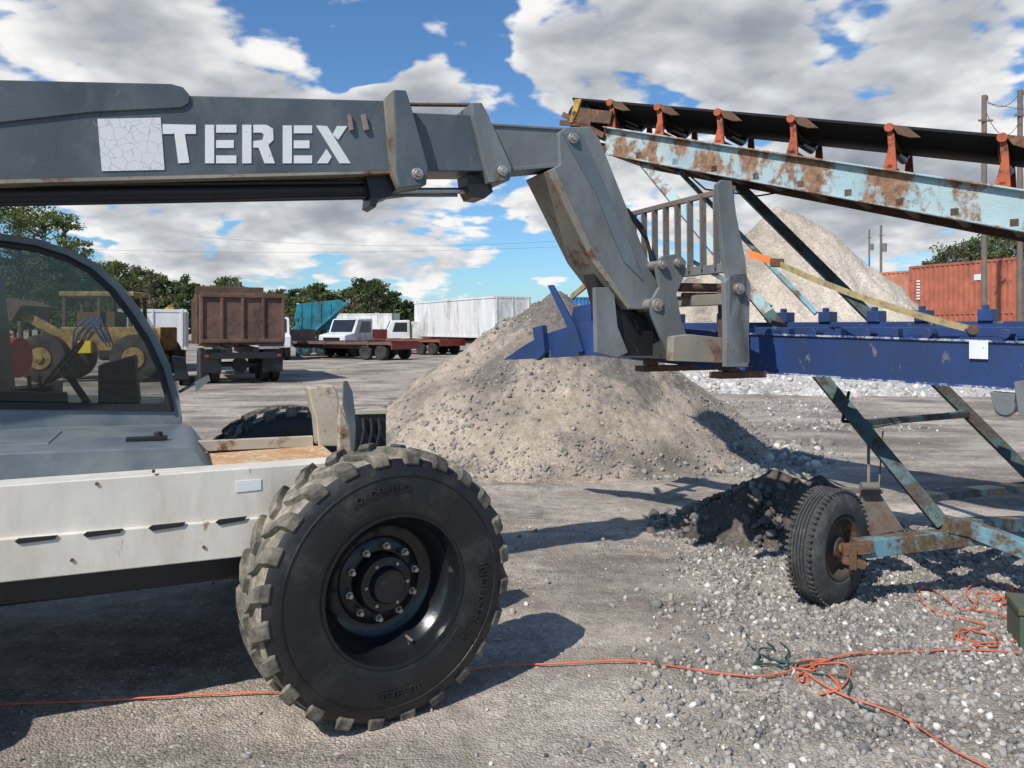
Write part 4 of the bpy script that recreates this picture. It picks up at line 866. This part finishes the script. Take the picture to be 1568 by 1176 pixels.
blobs=[(430,60,.09,-.17),(520,90,.06,-.13),(640,15,.12,-.17),(780,35,.08,-.15),(800,405,.055,-.16),(1240,120,.045,-.11),(1300,-15,.07,-.12),(1420,380,.08,-.12),(140,345,.05,-.09),(330,350,.03,-.06),(690,125,.08,.19),(600,130,.05,.12),(890,85,.06,.17),(150,60,.18,.16),(1080,70,.12,.15),(1420,80,.14,.12),(480,310,.22,.10),(1350,240,.16,.12),(560,190,.1,.12),(880,310,.12,.09)]
acc=mth('ADD',n1,.07)
acc=mth('ADD',acc,mth('MULTIPLY',mth('SUBTRACT',nf,.5),.16))
acc=mth('ADD',acc,mth('MULTIPLY',bil,.17))
for px,py,th_,amp in blobs:
    dn=N.new('ShaderNodeVectorMath'); dn.operation='DOT_PRODUCT'; L.new(wnn.outputs[0],dn.inputs[0]); dn.inputs[1].default_value=dirv(px,py)
    ee=mth('EXPONENT',mth('MULTIPLY',mth('SUBTRACT',dn.outputs['Value'],1.0),2/(th_*th_)))
    acc=mth('ADD',acc,mth('MULTIPLY',ee,amp))
ov=N.new('ShaderNodeMapRange'); ov.interpolation_type='SMOOTHSTEP'; L.new(sep.outputs[2],ov.inputs[0]); ov.inputs[1].default_value=.46; ov.inputs[2].default_value=.75; ov.inputs[3].default_value=0; ov.inputs[4].default_value=.18
bh=N.new('ShaderNodeMapRange'); bh.interpolation_type='SMOOTHSTEP'; L.new(sep.outputs[1],bh.inputs[0]); bh.inputs[1].default_value=.3; bh.inputs[2].default_value=-.5; bh.inputs[3].default_value=0; bh.inputs[4].default_value=.10
acc=mth('SUBTRACT',mth('SUBTRACT',acc,ov.outputs[0]),bh.outputs[0])
mr=N.new('ShaderNodeMapRange'); mr.interpolation_type='SMOOTHSTEP'; L.new(acc,mr.inputs[0]); mr.inputs[1].default_value=.475; mr.inputs[2].default_value=.555
rel=mth('MULTIPLY',mth('SUBTRACT',n1,n2),3.2)
dens=mth('SUBTRACT',acc,.55)
lit=mth('ADD',mth('SUBTRACT',.97,mth('MULTIPLY',dens,2.1)),rel)
lit=mth('ADD',lit,mth('MULTIPLY',bil,.6))
lit=mth('ADD',lit,mth('MULTIPLY',mth('SUBTRACT',nf,.5),.5))
cr=ramp(N,[(.0,(.28,.31,.36)),(.3,(.42,.45,.50)),(.6,(.66,.68,.71)),(.88,(1.0,.99,.98))]); L.new(lit,cr.inputs[0])
b1=N.new('ShaderNodeBackground'); tm=mixc(N,L,1.0,sky.outputs[0],(.62,.92,1.18),'MULTIPLY'); L.new(tm,b1.inputs[0]); b1.inputs[1].default_value=.115
b2=N.new('ShaderNodeBackground'); L.new(cr.outputs[0],b2.inputs[0]); b2.inputs[1].default_value=.95
mx=N.new('ShaderNodeMixShader'); L.new(mr.outputs[0],mx.inputs[0]); L.new(b1.outputs[0],mx.inputs[1]); L.new(b2.outputs[0],mx.inputs[2]); L.new(mx.outputs[0],out.inputs[0])
ld=bpy.data.lights.new('sun','SUN'); ld.energy=5.0; ld.angle=rad(.5); ld.color=(1,.95,.88); lo=bpy.data.objects.new('sun',ld); sc.collection.objects.link(lo)
dr=V(sh.x*math.cos(el),sh.y*math.cos(el),-math.sin(el)); lo.rotation_euler=dr.to_track_quat('-Z','Y').to_euler()
cam=bpy.data.cameras.new('camera'); co=bpy.data.objects.new('camera',cam); sc.collection.objects.link(co); co.location=(0,0,H); co.rotation_euler=(rad(90),0,0)
cam.sensor_width=36; cam.lens=36*F/1568; cam.shift_y=-(588-HY)/1568; cam.clip_end=3000; cam.clip_start=.05; sc.camera=co
sc.view_settings.view_transform='Standard'; sc.view_settings.look='None'; sc.view_settings.exposure=0
